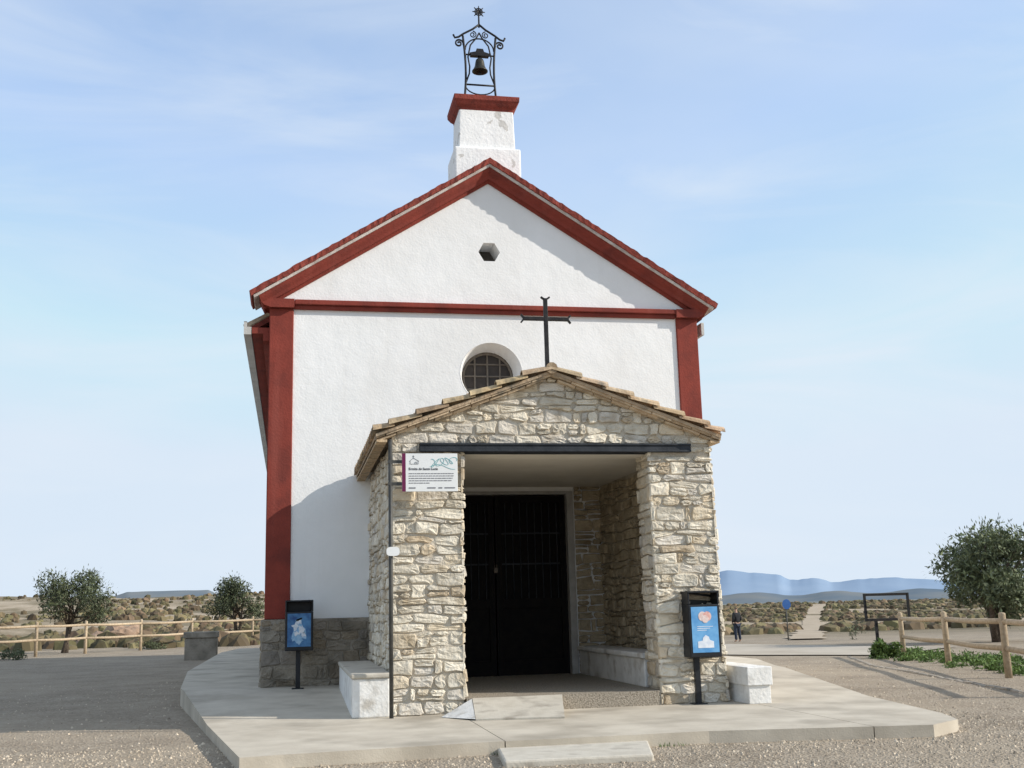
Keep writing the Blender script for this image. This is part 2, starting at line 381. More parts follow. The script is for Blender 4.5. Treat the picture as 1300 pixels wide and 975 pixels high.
# raking cornice layers
def rake(prof,mat,name,parent,tip=TIP,nseg=44,jz=0,jy=0,seed=2):
    rnd=random.Random(seed);mb=MB()
    for s in (-1,1):
        vs=[];n=len(prof)
        for i in range(nseg+1):
            a=i/nseg
            for k,(dz,y) in enumerate(prof):
                x=XM+s*(tip+dz*.35)*(1-a); z=AP-SL*abs(x-XM)+dz
                j=0 if i in(0,nseg) else 1
                vs.append((x,y+rnd.uniform(-jy,jy)*j,z+rnd.uniform(-jz,jz)*j))
        fs=[]
        for i in range(nseg):
            for k in range(n):
                f=(i*n+k,i*n+(k+1)%n,(i+1)*n+(k+1)%n,(i+1)*n+k);fs.append(f if s<0 else f[::-1])
        fs.append(tuple(range(n-1,-1,-1)) if s<0 else tuple(range(n)))
        mb.add(vs,fs)
    return mb.build(name,mat,parent)
rc=rake([(0.015,F-.27),(0.015,F+.62),(-.085,F+.62),(-.085,F-.26)],M['redtile'],'raking_cornice',chapel,jz=.011,jy=.010,nseg=70)
rake([(-.087,F-.235),(-.087,F+.6),(-.135,F+.6),(-.135,F-.225)],M['whitestrip'],'white_fillet',rc,tip=TIP-.03)
rake([(-.137,F-.20),(-.137,F+.3),(-.37,F+.3),(-.37,F-.03),(-.32,F-.05),(-.315,F-.10),(-.26,F-.12),(-.20,F-.17)],M['red'],'rake_moulding',rc,tip=TIP-.10)
for s in (-1,1):
    mb=MB();mb.prism([(XM+s*3.30,6.337),(XM+s*3.30,6.19),(XM+s*3.70,6.19),(XM+s*3.71,6.20),(XM+s*3.78,6.22),(XM+s*3.84,6.28),(XM+s*3.85,6.337)],F-.12,F+.35)
    mb.build('capital',M['red'],chapel)
mb=MB();mb.box(XL+.39,XR-.39,F-.105,F+.01,6.25,6.335);mb.box(XL+.39,XR-.39,F-.06,F+.01,6.18,6.25)
bevel(mb.build('horizontal_cornice',M['red'],chapel),.012)
for s in (-1,1):
    mb=MB();a,b_=sorted((XM+s*3.31,XM+s*3.70));mb.box(a,b_,F-.035,F+.36,ZP,6.19)
    bevel(mb.build('pilaster',M['red'],chapel),.015)
# plinth
mb=MB();mb.box(XL-.05,1.6,F-.07,F-.001,-.3,ZP-.002,0);mb.box(5.1,XR+.05,F-.07,F-.001,-.3,ZP-.002,0);mb.box(XL-.05,XL-.001,F-.001,F+LEN,-.3,ZP-.01,0);mb.box(XR+.001,XR+.05,F-.001,F+LEN,-.3,ZP-.01,0)
pk=dict(hr=(.13,.27),wr=(.18,.45),prot=(.008,.03),gap=.007)
masonry(mb,lambda u,v,w:(u,F-.07-w,v),XL-.05,1.2,0,ZP,seed=31,**pk)
masonry(mb,lambda u,v,w:(u,F-.07-w,v),5.5,XR+.05,0,ZP,seed=32,**pk)
masonry(mb,lambda u,v,w:(XL-.05-w,F+LEN-u,v),0,LEN,0,ZP,seed=33,**pk)
mb.build('plinth',[M['plinthstone'],M['plinthstone']],chapel)
# round window
n=40;mb=MB()
vs=[];rr_=((WR+.004,F-.004),(WR-.01,F+.02),(.45,F+.40),(.45,F+.44))
for r_,y in rr_: vs+=[(WX+r_*math.cos(2*math.pi*k/n),y,WZ+r_*math.sin(2*math.pi*k/n)) for k in range(n)]
mb.add(vs,[(i*n+k,(i+1)*n+k,(i+1)*n+(k+1)%n,i*n+(k+1)%n) for i in range(3) for k in range(n)])
win=mb.build('window_reveal',M['stucco'],chapel,True)
mb=MB();mb.prism([(WX+.47*math.cos(2*math.pi*k/n),WZ+.47*math.sin(2*math.pi*k/n)) for k in range(n)],F+.42,F+.43)
mb.build('window_pane',M['glass'],win)
mb=MB();ring=[(WX+.43*math.cos(2*math.pi*k/n),F+.40,WZ+.43*math.sin(2*math.pi*k/n)) for k in range(n+1)]
mb.tube(ring,.028,6)
for dx in (-.22,0,.22): h=math.sqrt(.43**2-dx*dx);mb.tube([(WX+dx,F+.40,WZ-h),(WX+dx,F+.40,WZ+h)],.017,6)
for dz in (-.2,0.03,.24): h=math.sqrt(.43**2-dz*dz);mb.tube([(WX-h,F+.405,WZ+dz),(WX+h,F+.405,WZ+dz)],.015,6)
mb.build('window_bars',M['bars'],win)
# door
mb=MB();mb.box(DX0,DX0+.11,F-.03,F+.2,.12,DZ-.0);mb.box(DX1-.11,DX1,F-.03,F+.2,.12,DZ);mb.box(DX0+.11,DX1-.11,F-.03,F+.2,DZ-.05,DZ)
bevel(mb.build('door_frame',M['doorframe'],chapel),.01)
for s in (-1,1):
    a,b_=sorted((XM+s*.01,XM+s*1.2));y0=F+.10
    mb=MB()
    mb.box(a,a+.1,y0,y0+.06,.17,DZ-.06);mb.box(b_-.1,b_,y0,y0+.06,.17,DZ-.06)
    for z0,z1 in ((.17,.42),(1.25,1.4),(DZ-.18,DZ-.06)): mb.box(a+.1,b_-.1,y0,y0+.06,z0,z1)
    mb.box(a+.1,b_-.1,y0+.045,y0+.055,.42,1.25)
    d=bevel(mb.build('door_leaf',M['door'],chapel),.004)
    mb=MB()
    k=a+.17
    while k<b_-.1: mb.tube([(k,y0+.02,1.4),(k,y0+.02,DZ-.18)],.010,6);k+=.125
    mb.box(a+.1,b_-.1,y0+.01,y0+.03,1.95,1.975);mb.box(a+.1,b_-.1,y0+.01,y0+.03,2.45,2.475)
    mb.build('door_grille',M['beam'],d)
    mb=MB();mb.box(a+.1,b_-.1,y0+.045,y0+.05,1.4,DZ-.18);mb.build('door_glass',M['doorglass'],d)
mb=MB();mb.box(XM-.03,XM+.03,F+.06,F+.1,1.82,1.91);mb.tube([(XM-.02,F+.08,1.91),(XM-.018,F+.08,1.95),(XM+.018,F+.08,1.95),(XM+.02,F+.08,1.91)],.006,6);bevel(mb.build('padlock',M['bars'],chapel),.006)
# bell turret
TY=F+.25
TXM=XM+.06
zb0=8.2;zb1=at(617,187,TY).z;zs1=at(615,147,TY).z;zt1=at(615,122,TY).z
cy=TY+.45
tw=MB();tw.box(TXM-.60,TXM+.60,TY,TY+.90,zb0,zb1)
turret=bevel(tw.build('bell_turret',M['tower'],chapel),.03,3)
tw=MB();tw.prism([(TXM-.515,zb1+.0),(TXM+.515,zb1+.0),(TXM+.485,zt1-.02),(TXM-.485,zt1-.02)],TY+.06,TY+.82)
bevel(tw.build('turret_shaft',M['tower'],turret),.02,3)
tw=MB()
prof=[(.490,zs1+.12),(.50,zs1+.17),(.545,zs1+.215),(.585,zt1-.10),(.592,zt1-.095),(.598,zt1)]
vs=[]
for h,z in prof: vs+=[(TXM-h,cy-h+.10,z),(TXM+h,cy-h+.10,z),(TXM+h,cy+h-.14,z),(TXM-h,cy+h-.14,z)]
np_=len(prof)
fs=[(3,2,1,0),tuple(range(4*np_-4,4*np_))]+[(i*4+k,i*4+(k+1)%4,(i+1)*4+(k+1)%4,(i+1)*4+k) for i in range(np_-1) for k in range(4)]
tw.add(vs,fs);bevel(tw.build('turret_cap',M['redtile'],turret),.008)
# ------------------------------------------------------------ bell frame
TXM=XM+.025
BY=cy;bz=zt1
bf=thing('iron_belfry','black wrought iron bell frame with scrolls and star finial on top of the turret','belfry',(TXM,BY,bz))
zr_=lambda py: at(607,py,BY).z
z108,z72,z48,z35,z12=zr_(108),zr_(72),zr_(48),zr_(35),zr_(12)
def ironbar(path,r_,name,n=8):
    mb=MB();mb.tube(path,r_,n);return mb.build(name,M['iron'],bf,True)
for s in (-1,1):
    up=[(TXM+s*(.31-.045*math.sin(math.pi*k/10)),BY,bz+(z48+.02-bz)*k/10) for k in range(11)]
    ironbar(up,.021,'upright')
    ironbar([(TXM+s*.27,BY,z108+.02),(TXM+s*.20,BY,z108+.22),(TXM+s*.19,BY,z108+.36),(TXM+s*.22,BY,z72-.02),(TXM+s*.17,BY,z48-.16),(TXM+s*.05,BY,z48-.0),(TXM,BY,z48+.10)],.015,'curved_bar')
ironbar([(TXM-.285,BY,z108),(TXM+.285,BY,z108)],.018,'crossbar')
ironbar([(TXM-.44,BY,bz+.02),(TXM+.44,BY,bz+.02)],.024,'crossbar')
for s in (-1,1): ironbar([(TXM+s*.49,BY,z48+.03),(TXM+s*.46,BY,z48-.03),(TXM+s*.39,BY,z48-.01),(TXM+s*.3,BY,z48+.06),(TXM+s*.12,BY,z35-.04),(TXM,BY,z35+.06)],.020,'gable_bar')
def spiral(cx,cz,r,s,turns=1.5,a0=0,y=BY,n=28,vs_=1): return [(cx+s*r*(1-.78*k/n)*math.cos(a0+turns*2*math.pi*k/n),y,cz+vs_*r*(1-.78*k/n)*math.sin(a0+turns*2*math.pi*k/n)) for k in range(n+1)]
for s in (-1,1):
    for cz_,r_,v_ in ((bz+.13,.115,1),(z48-.14,.085,-1)):
        ironbar(spiral(TXM+s*(.30+r_),cz_,r_,s,a0=math.pi*.9,vs_=v_),.017,'scroll',6)
    ironbar(spiral(TXM+s*.12,z35-.15,.07,s,a0=math.pi*.5),.011,'scroll',6)
ironbar([(TXM+.27*math.cos(a),BY,z48-.26+.24*math.sin(a)) for a in [math.pi*k/16 for k in range(17)]],.014,'arch_bar')
ironbar([(TXM+.275*math.cos(a),BY,z108-.02-.17*math.sin(a)) for a in [math.pi*k/12 for k in range(13)]],.013,'swag_bar')
mb=MB();mb.tube([(TXM,BY,z35),(TXM,BY,z12+.02)],.016,8)
zc_=z12-.05
mb.tube([(TXM+.07*math.cos(a),BY,zc_+.07*math.sin(a)) for a in [2*math.pi*k/16 for k in range(17)]],.012,6)
for k in range(8):
    a=2*math.pi*k/8;mb.tube([(TXM,BY,zc_),(TXM+.12*math.cos(a),BY,zc_+.12*math.sin(a))],[.02,.008],6)
mb.build('star_finial',M['iron'],bf,True)
bell=thing('bell','small dark bronze bell hanging inside the iron belfry','bell',(TXM,BY,z72-.4))
zt_=z72-.04;q_=.95
mb=MB();mb.lathe([(r_*q_,z*q_) for r_,z in [(.0,0),(.045,0),(.075,-.03),(.088,-.08),(.10,-.16),(.125,-.22),(.155,-.26),(.155,-.275),(.13,-.27),(.08,-.2),(.0,-.1)]],(TXM,BY,zt_));mb.build('bell_body',M['bronze'],bell,True)
mb=MB();mb.prism([(TXM-.17,zt_+.04),(TXM+.17,zt_+.04),(TXM+.19,zt_+.09),(TXM+.08,zt_+.12),(TXM+.06,zt_+.18),(TXM-.06,zt_+.18),(TXM-.08,zt_+.12),(TXM-.19,zt_+.09)],BY-.05,BY+.05)
mb.tube([(TXM-.27,BY,zt_+.07),(TXM+.27,BY,zt_+.07)],.016,8);mb.tube([(TXM,BY,zt_+.05),(TXM,BY,zt_-.01)],.03,8);mb.build('yoke',M['iron'],bell)
mb=MB();mb.tube([(TXM,BY,zt_-.1),(TXM,BY,zt_-.28)],.008,6);mb.lathe([(0,-.33),(.025,-.32),(.03,-.295),(.02,-.27),(0,-.26)],(TXM,BY,zt_),12);mb.build('clapper',M['iron'],bell,True)
# ------------------------------------------------------------ stone porch (parts of the chapel)
PX0,PX1=1.23,5.50;PXM=3.30
OX0,OX1=2.15,4.60;ZL=3.22;ZLT=3.33;WT=.55;FZ=.19
pa=at(698,462,-.25);PAP=pa.z-.04;PSL=(PAP-3.44)/2.31
def lean(x,z): return x+(x-3.36)*.016*(1-z/3.3)
top=lambda x:PAP-.09-PSL*abs(x-PXM)
mb=MB()
def lb(x0,x1,y0,y1,z0,z1):
    vs=[(lean(x,z),y,z) for z in (z0,z1) for y in (y0,y1) for x in (x0,x1)]
    mb.add(vs,[(0,2,3,1),(4,5,7,6),(0,1,5,4),(2,6,7,3),(0,4,6,2),(1,3,7,5)],0)
lb(PX0+.03,OX0-.03,.03,WT,-.1,ZL);lb(OX1+.03,PX1-.03,.03,WT,-.1,ZL)
lb(PX0+.03,PX0+.40,WT,F-.001,-.1,ZL+.1);lb(PX1-.40,PX1-.03,WT,F-.001,-.1,ZL+.1)
e0=PX0+.03;e1=PX1-.03
mb.prism([(e0,ZL+.001),(e1,ZL+.001),(e1,top(e1)-.02),(PXM,top(PXM)-.02),(e0,top(e0)-.02)],.03,WT)
mf=lambda u,v,w:(lean(u,v),.03-w,v)
masonry(mb,mf,PX0,OX0,0,ZL,seed=5)
masonry(mb,mf,OX1,PX1,0,ZL,seed=9)
k=PSL
rk=[(k,1,PAP-.09+k*PXM),(-k,1,PAP-.09-k*PXM)]
masonry(mb,mf,PX0,PX1,ZLT,PAP,clips=rk,seed=12,wr=(.12,.40))
masonry(mb,mf,PX0,1.56,ZL,ZLT+.01,seed=13);masonry(mb,mf,5.2,PX1,ZL,ZLT+.01,seed=14)
masonry(mb,lambda u,v,w:(lean(PX0+.03,v)-w,F-u,v),.0,F,0,ZL+.14,seed=21)
masonry(mb,lambda u,v,w:(lean(PX1-.03,v)+w,u,v),.0,F,0,ZL+.14,seed=22)
masonry(mb,lambda u,v,w:(lean(OX0-.03,v)+w,u,v),.0,WT,FZ,ZL,seed=23)
masonry(mb,lambda u,v,w:(lean(OX1+.03,v)-w,WT-u,v),.0,WT,FZ,ZL,seed=24)
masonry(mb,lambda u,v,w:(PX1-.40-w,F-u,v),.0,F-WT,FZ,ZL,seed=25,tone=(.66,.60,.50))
masonry(mb,lambda u,v,w:(PX0+.40+w,u,v),WT,F,FZ,ZL,seed=26)
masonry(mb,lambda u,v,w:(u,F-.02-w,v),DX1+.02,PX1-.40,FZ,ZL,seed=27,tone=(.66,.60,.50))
masonry(mb,lambda u,v,w:(u,F-.02-w,v),PX0+.40,DX0-.02,FZ,ZL,seed=28)
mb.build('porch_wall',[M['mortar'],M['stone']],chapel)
mb=MB();mb.box(1.58,5.19,-.045,.12,ZL,ZLT);mb.box(1.58,5.19,-.06,-.045,ZLT-.025,ZLT);mb.box(1.58,5.19,-.06,-.045,ZL,ZL+.025);mb.box(1.58,5.19,.12,.5,ZL-.01,ZL+.01)
bevel(mb.build('lintel_beam',M['beam'],chapel),.004)
mb=MB();mb.box(PX0+.41,PX1-.41,WT+.001,F-.001,ZL+.0,ZL+.05);mb.box(OX0-.02,OX1+.02,.14,WT,ZL-.015,ZL-.001);mb.build('porch_ceiling',M['plaster'],chapel)
mb=MB();mb.box(PX0+.3,PX1-.3,.12,F+.1,-.1,FZ-.01);mb.box(OX0-.02,OX1+.02,.0,.12,-.1,FZ-.012);mb.build('porch_floor',M['pebble'],chapel)
# porch roof
mb=MB();EXT=2.28
for s in (-1,1):
    mb.prism([(PXM,PAP-.02),(PXM+s*EXT,PAP-.02-PSL*EXT),(PXM+s*EXT,PAP-.060-PSL*EXT),(PXM,PAP-.060)],-.15,F-.001)
pr=mb.build('porch_roof',M['tile'],chapel)
mb=MB();rnd=random.Random(11)
for s in (-1,1):
    y=-.12
    while y<F-.05:
        yy=y+rnd.uniform(-.01,.01);first=y<0
        for k in range(7):
            a=k*.345-.02;b_=min(a+.42,EXT+.04)
            lift=.016 if first else 0
            c0=Vector((PXM+s*max(a,.0),yy,PAP-PSL*max(a,0)-.014));c1=Vector((PXM+s*b_,yy+rnd.uniform(-.018,.018),PAP-PSL*b_+.012+lift+rnd.uniform(-.010,.014)))
            br=rnd.uniform(.6,1.2);tn=(br,br*rnd.uniform(.92,1.02),br*rnd.uniform(.84,1.02))
            vs=[];nn=7
            for cc,rr in ((c0,.072),(c1,.098)):
                for rr2 in (rr,rr-.018):
                    for q in range(nn):
                        an=math.pi*q/(nn-1);vs.append((cc.x,cc.y+rr2*math.cos(an),cc.z+rr2*math.sin(an)*.85))
            fs=[]
            for q in range(nn-1):
                fs.append((q,q+1,q+1+2*nn,q+2*nn));fs.append((q+nn,q+3*nn,q+1+3*nn,q+1+nn))
                fs.append((q+2*nn,q+1+2*nn,q+1+3*nn,q+3*nn));fs.append((q,q+nn,q+1+nn,q+1))
            fs.append((0,2*nn,3*nn,nn));fs.append((nn-1,2*nn-1,4*nn-1,3*nn-1))
            mb.add(vs,fs,0,tn)
            c0b=c0+Vector((0,.11,-.03));c1b=c1+Vector((0,.11,-.045))
            vs=[];
            for cc,rr in ((c0b,.08),(c1b,.07)):
                for q in range(5):
                    an=math.pi+math.pi*q/4;vs.append((cc.x,cc.y+rr*math.cos(an),cc.z+.045+rr*.6*math.sin(an)))
            mb.add(vs,[(q,q+1,q+6,q+5) for q in range(4)],0,tn)
        y+=.215
yy=-.18
while yy<F-.1:
    br=rnd.uniform(.6,.95);mb.tube([(PXM,yy,PAP+.005),(PXM,yy+.42,PAP-.005)],[.078,.068],10,0,(br,br*.97,br*.92));yy+=.36
mb.build('roof_tiles',M['tile'],pr)
mb=MB()
for s in (-1,1):
    for lay,(dz,yo,ln) in enumerate(((-.056,-.13,.27),(-.086,-.08,.24))):
        a=.0+lay*.1
        while a<EXT-.02:
            b_=min(a+ln-.012,EXT-.0);z0=PAP+dz-PSL*a;z1=PAP+dz-PSL*b_;j=rnd.uniform(-.005,.005);o_=yo+rnd.uniform(-.014,.014)
            br=rnd.uniform(1.0,1.4);mb.prism([(PXM+s*a,z0+j),(PXM+s*b_,z1+j),(PXM+s*b_,z1-.027+j),(PXM+s*a,z0-.027+j)],o_,.06,0,(br,br*1.03,br*1.05));a+=ln
    y=-.12
    while y<F-.2:
        br=rnd.uniform(.9,1.3);x0,x1=sorted((PXM+s*(EXT-.14),PXM+s*(EXT-.01)));z=PAP-.11-PSL*EXT+.02
        mb.box(x0,x1,y,y+.26,z-.03,z,0,(br,br*.97,br*.9));y+=.27
mb.build('verge_course',M['tile'],pr)
# iron cross
cx_=at(694,440,-.12).x
cr=thing('iron_cross','black iron cross with forked ends standing on the porch ridge','cross',(cx_,-.12,PAP+.05))
def cz(py): return at(693,py,-.12).z
ctop=cz(379);cbar=cz(405)
mb=MB();mb.box(cx_-.026,cx_+.026,-.146,-.094,PAP+.0,ctop);
for s in (-1,1): mb.obox((cx_,-.12,ctop-.025),(cx_+s*.06,-.12,ctop+.02),.045,.022)
bevel(mb.build('shaft',M['iron'],cr),.005)
mb=MB();mb.box(cx_-.31,cx_+.31,-.144,-.096,cbar-.024,cbar+.024)
for s in (-1,1):
    for q in (-1,1): mb.obox((cx_+s*.29,-.12,cbar),(cx_+s*.335,-.12,cbar+q*.055),.045,.022)
bevel(mb.build('arms',M['iron'],cr),.005)
# ------------------------------------------------------------ benches / block
def bench(name,label,x0,x1,y0,y1,h,grp=None,bv=.018):
    t=thing(name,label,'bench',((x0+x1)/2,y0,0),grp)
    mb=MB();mb.box(x0+.02,x1-.02,y0+.03,y1,-.001,h-.06 if h>.45 else h*.5);bevel(mb.build('bench_base',M['whitewash'],t),bv)
    mb=MB();mb.box(x0,x1,y0,y1,h-.06 if h>.45 else h*.5,h);bevel(mb.build('bench_top',M['concrete2' if h>.45 else 'whitewash'],t),bv)
    return t
b0=flat(445,913);b1=flat(497,910)
bench('masonry_bench','low whitewashed masonry bench left of the porch behind the sign pole',b0.x,PX0-.02,b0.y,F-.5,.52)
b2=flat(983,893)
bench('masonry_bench','short white masonry bench end right of the porch wall',PX1+.10,b2.x,b2.y,b2.y+1.6,.46-.011,bv=.009)
t=thing('porch_bench','whitewashed bench along the right wall inside the porch','bench',(4.9,2.3,FZ))
mb=MB();mb.box(4.62,5.05,WT+.1,F-.1,FZ-.02,FZ+.36);bevel(mb.build('bench_base',M['whitewash'],t),.02)
mb=MB();mb.box(4.58,5.05,WT+.08,F-.1,FZ+.36,FZ+.43);bevel(mb.build('bench_top',M['whitewash'],t),.015)
# ------------------------------------------------------------ platform, ramp, slabs
pp=[(229,886),(304,962),(360,958),(620,942),(900,928),(1185,920),(1216,913),(1195,905),(985,856)]
P=[flat(*q) for q in pp]
poly=[(p.x,p.y) for p in P]
back=[(6.99+2.0,F+3),(6.99+1.5,F+LEN),(XL-1.3,F+LEN)]
lf=[flat(238,862),flat(280,835)]
poly=poly+back+[(p.x,p.y) for p in reversed(lf)]
mb=MB()
for xa,xb in ((-99,2.03),(2.042,5.72),(5.732,99)):
    for hp in ([(0,1,0)],[(0,-1,-0.0),(0,1,F)],[(0,-1,-F)]):
        q=clip_poly(poly,hp+[(1,0,xb),(-1,0,-xa)])
        if len(q)>2: mb.slab(q,-.35,0,zf=pz)
plat=tag(mb.build('platform_pavement',M['concrete']),'pale concrete platform round the foot of the chapel',None,None,'structure')
mb=MB()
fr=flat(717,912);fl=flat(604,915)
r0=[(2.20,-.005,FZ-.01),(3.33,-.005,FZ-.01),(fr.x,fr.y,.02),(fl.x,fl.y,.02)]
lo=[(p[0],p[1],0.001) for p in r0]
mb.add(r0+lo,[(3,2,1,0),(4,5,6,7),(0,1,5,4),(1,2,6,5),(2,3,7,6),(3,0,4,7)])
ra=tag(mb.build('ramp',M['concrete2']),'pale concrete ramp wedge leading up to the porch floor','ramp')
mb=MB();q=flat(560,911)
vs=[(2.19,-.02,FZ-.015),(r0[3][0]-.004,r0[3][1],.018),(q.x,q.y,.004),(2.0,-.03,.004)]
mb.add(vs+[(2.195,-.02,.001)],[(0,2,1),(0,3,2),(0,1,4),(1,2,3,4),(3,0,4)]);tag(mb.build('ramp_flare',M['whitewash']),'smooth pale triangular flare on the left side of the ramp','ramp')
mb=MB();Q=[flat(640,966,-.06),flat(830,957,-.06),flat(822,938,-.06),flat(630,946,-.06)]
mb.slab([(p.x,p.y) for p in Q],-.14,-.06);tag(bevel(mb.build('stone_step',M['concrete2']),.02),'thin pale slab lying in front of the concrete platform','step')
# ------------------------------------------------------------ ground
mb=MB();nr=150;na=540
rad=[0]+[1.2*(1.0625**i)-.9 for i in range(nr)]
rad=[r_ for r_ in rad if r_<40000]
vs=[];nr=len(rad)
for i,r_ in enumerate(rad):
    for k in range(na):
        a=2*math.pi*k/na;x=3+r_*math.cos(a);y=r_*math.sin(a);vs.append((x,y,terr(x,y)))
fs=[(i*na+k,(i+1)*na+k,(i+1)*na+(k+1)%na,i*na+(k+1)%na) for i in range(nr-1) for k in range(na)]
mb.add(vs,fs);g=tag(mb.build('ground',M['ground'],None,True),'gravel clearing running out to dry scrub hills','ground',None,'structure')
def drape(quad,n,m_,mat,name,label,off=.02):
    a,b_,c_,d=[Vector((p.x,p.y,0)) for p in quad];mb=MB();vs=[]
    for i in range(n+1):
        for j in range(m_+1):
            u=i/n;v=j/m_;p=(a*(1-u)+b_*u)*(1-v)+(d*(1-u)+c_*u)*v
            e=.5*noise.noise((p.x*.5,p.y*.5,8)) if j in (0,m_) else 0
            p.y+=e;vs.append((p.x,p.y,terr(p.x,p.y)+off))
    mb.add(vs,[(i*(m_+1)+j,(i+1)*(m_+1)+j,(i+1)*(m_+1)+j+1,i*(m_+1)+j+1) for i in range(n) for j in range(m_)])
    return tag(mb.build(name,mat,None,True),label,None,None,'structure')
drape([ground(700,831),ground(1120,833),ground(1215,822),ground(700,816)],60,20,M['road'],'road','pale gravel road crossing behind the chapel',.03)
def azr(px,r_):
    q=ray(px,790);d=Vector((q.x,q.y)).normalized();x=d.x*r_;y=d.y*r_-CD;return Vector((x,y,0))
def tpc(f): return 1021+16*smooth(0,.75,f)+5*math.sin(f*8)
mb=MB();vs=[];nj=150
for j in range(nj+1):
    r_=50*math.exp(j/nj*2.1);f=j/nj
    pc=tpc(f);w_=.50+r_*.0045
    c_=azr(pc,r_);d=Vector((c_.x,c_.y+CD)).normalized();sd=Vector((d.y,-d.x))
    for i in range(7):
        o_=(i/3-1)*w_*(1+.5*noise.noise((j*.35,(i>3)*5,4)));x=c_.x+sd.x*o_;y=c_.y+sd.y*o_;vs.append((x,y,terr(x,y)+.06))
mb.add(vs,[(j*7+i,j*7+i+1,(j+1)*7+i+1,(j+1)*7+i) for j in range(nj) for i in range(6)])
tag(mb.build('track',M['track'],None,True),'pale dirt track running out through the scrub',None,None,'structure')
def on_track(az,r_):
    if r_<50 or r_>405: return False
    f=math.log(r_/50)/2.1;c_=azr(tpc(f),r_);a0=math.atan2(c_.x,c_.y+CD)
    return abs(az-a0)*r_<.7+r_*.0045
# mountains
def mountains(name,label,pts,dist,mat,base=-60,rough=.0005):
    mb=MB();vs=[];n=len(pts)*14
    for i in range(n+1):
        t=i/n*(len(pts)-1);k=min(int(t),len(pts)-2);f=t-k;f=f*f*(3-2*f)
        px=pts[k][0]*(1-(t-k))+pts[k+1][0]*(t-k);py=pts[k][1]*(1-f)+pts[k+1][1]*f
        q=ray(px,py);d=math.hypot(q.x,q.y);s=dist/d;top_=CAM+q*s
        nz=dist*rough*noise.noise((i*.22,dist,0))
        for j,(ds,hf) in enumerate(((1,1),(.97,.80),(.93,.52),(.88,.25),(.80,0))):
            p=CAM+q*(s*ds)
            vs.append((p.x,p.y,base+(top_.z-base)*hf+(nz if j==0 else 0)))
    m_=5
    mb.add(vs,[(i*m_+j,i*m_+j+1,(i+1)*m_+j+1,(i+1)*m_+j) for i in range(n) for j in range(m_-1)])
    return tag(mb.build(name,mat,None,True),label,None,None,'structure')
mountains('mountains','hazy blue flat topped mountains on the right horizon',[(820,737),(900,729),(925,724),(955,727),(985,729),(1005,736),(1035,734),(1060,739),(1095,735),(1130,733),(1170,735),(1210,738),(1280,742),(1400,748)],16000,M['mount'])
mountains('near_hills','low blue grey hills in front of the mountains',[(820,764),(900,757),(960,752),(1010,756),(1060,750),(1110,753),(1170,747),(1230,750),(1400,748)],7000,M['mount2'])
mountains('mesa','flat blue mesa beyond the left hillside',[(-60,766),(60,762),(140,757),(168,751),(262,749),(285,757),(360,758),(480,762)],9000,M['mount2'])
# ------------------------------------------------------------ vegetation
def leaves(n,lobes,size,rnd,dens=.35,tone=1.0):
    vs=[];fs=[];ts=[]
    tot=sum(l[3]*l[4]*l[5] for l in lobes)
    for (cx,cy_,cz_,a,b_,c_) in lobes:
        for _ in range(int(n*a*b_*c_/tot)):
            d=Vector((rnd.gauss(0,1),rnd.gauss(0,1),rnd.gauss(0,1))).normalized();r_=rnd.random()**dens
            r_*=1+.30*noise.noise(d*2.3+Vector((cx,cy_,cz_)))
            p=Vector((cx+d.x*a*r_,cy_+d.y*b_*r_,cz_+d.z*c_*r_))
            if noise.noise(p*3.1)<-.18: continue
            u=Vector((rnd.gauss(0,1),rnd.gauss(0,1),rnd.gauss(0,1)+.4)).normalized();v=u.cross(Vector((rnd.gauss(0,1),rnd.gauss(0,1),rnd.gauss(0,1)))).normalized()
            s=size*rnd.uniform(.6,1.4);o=len(vs)
            vs+=[tuple(p-v*s*.3),tuple(p+u*s),tuple(p+v*s*.3),tuple(p-u*s)]
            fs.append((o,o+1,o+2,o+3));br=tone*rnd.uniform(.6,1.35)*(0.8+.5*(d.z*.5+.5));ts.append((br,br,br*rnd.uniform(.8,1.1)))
    return vs,fs,ts
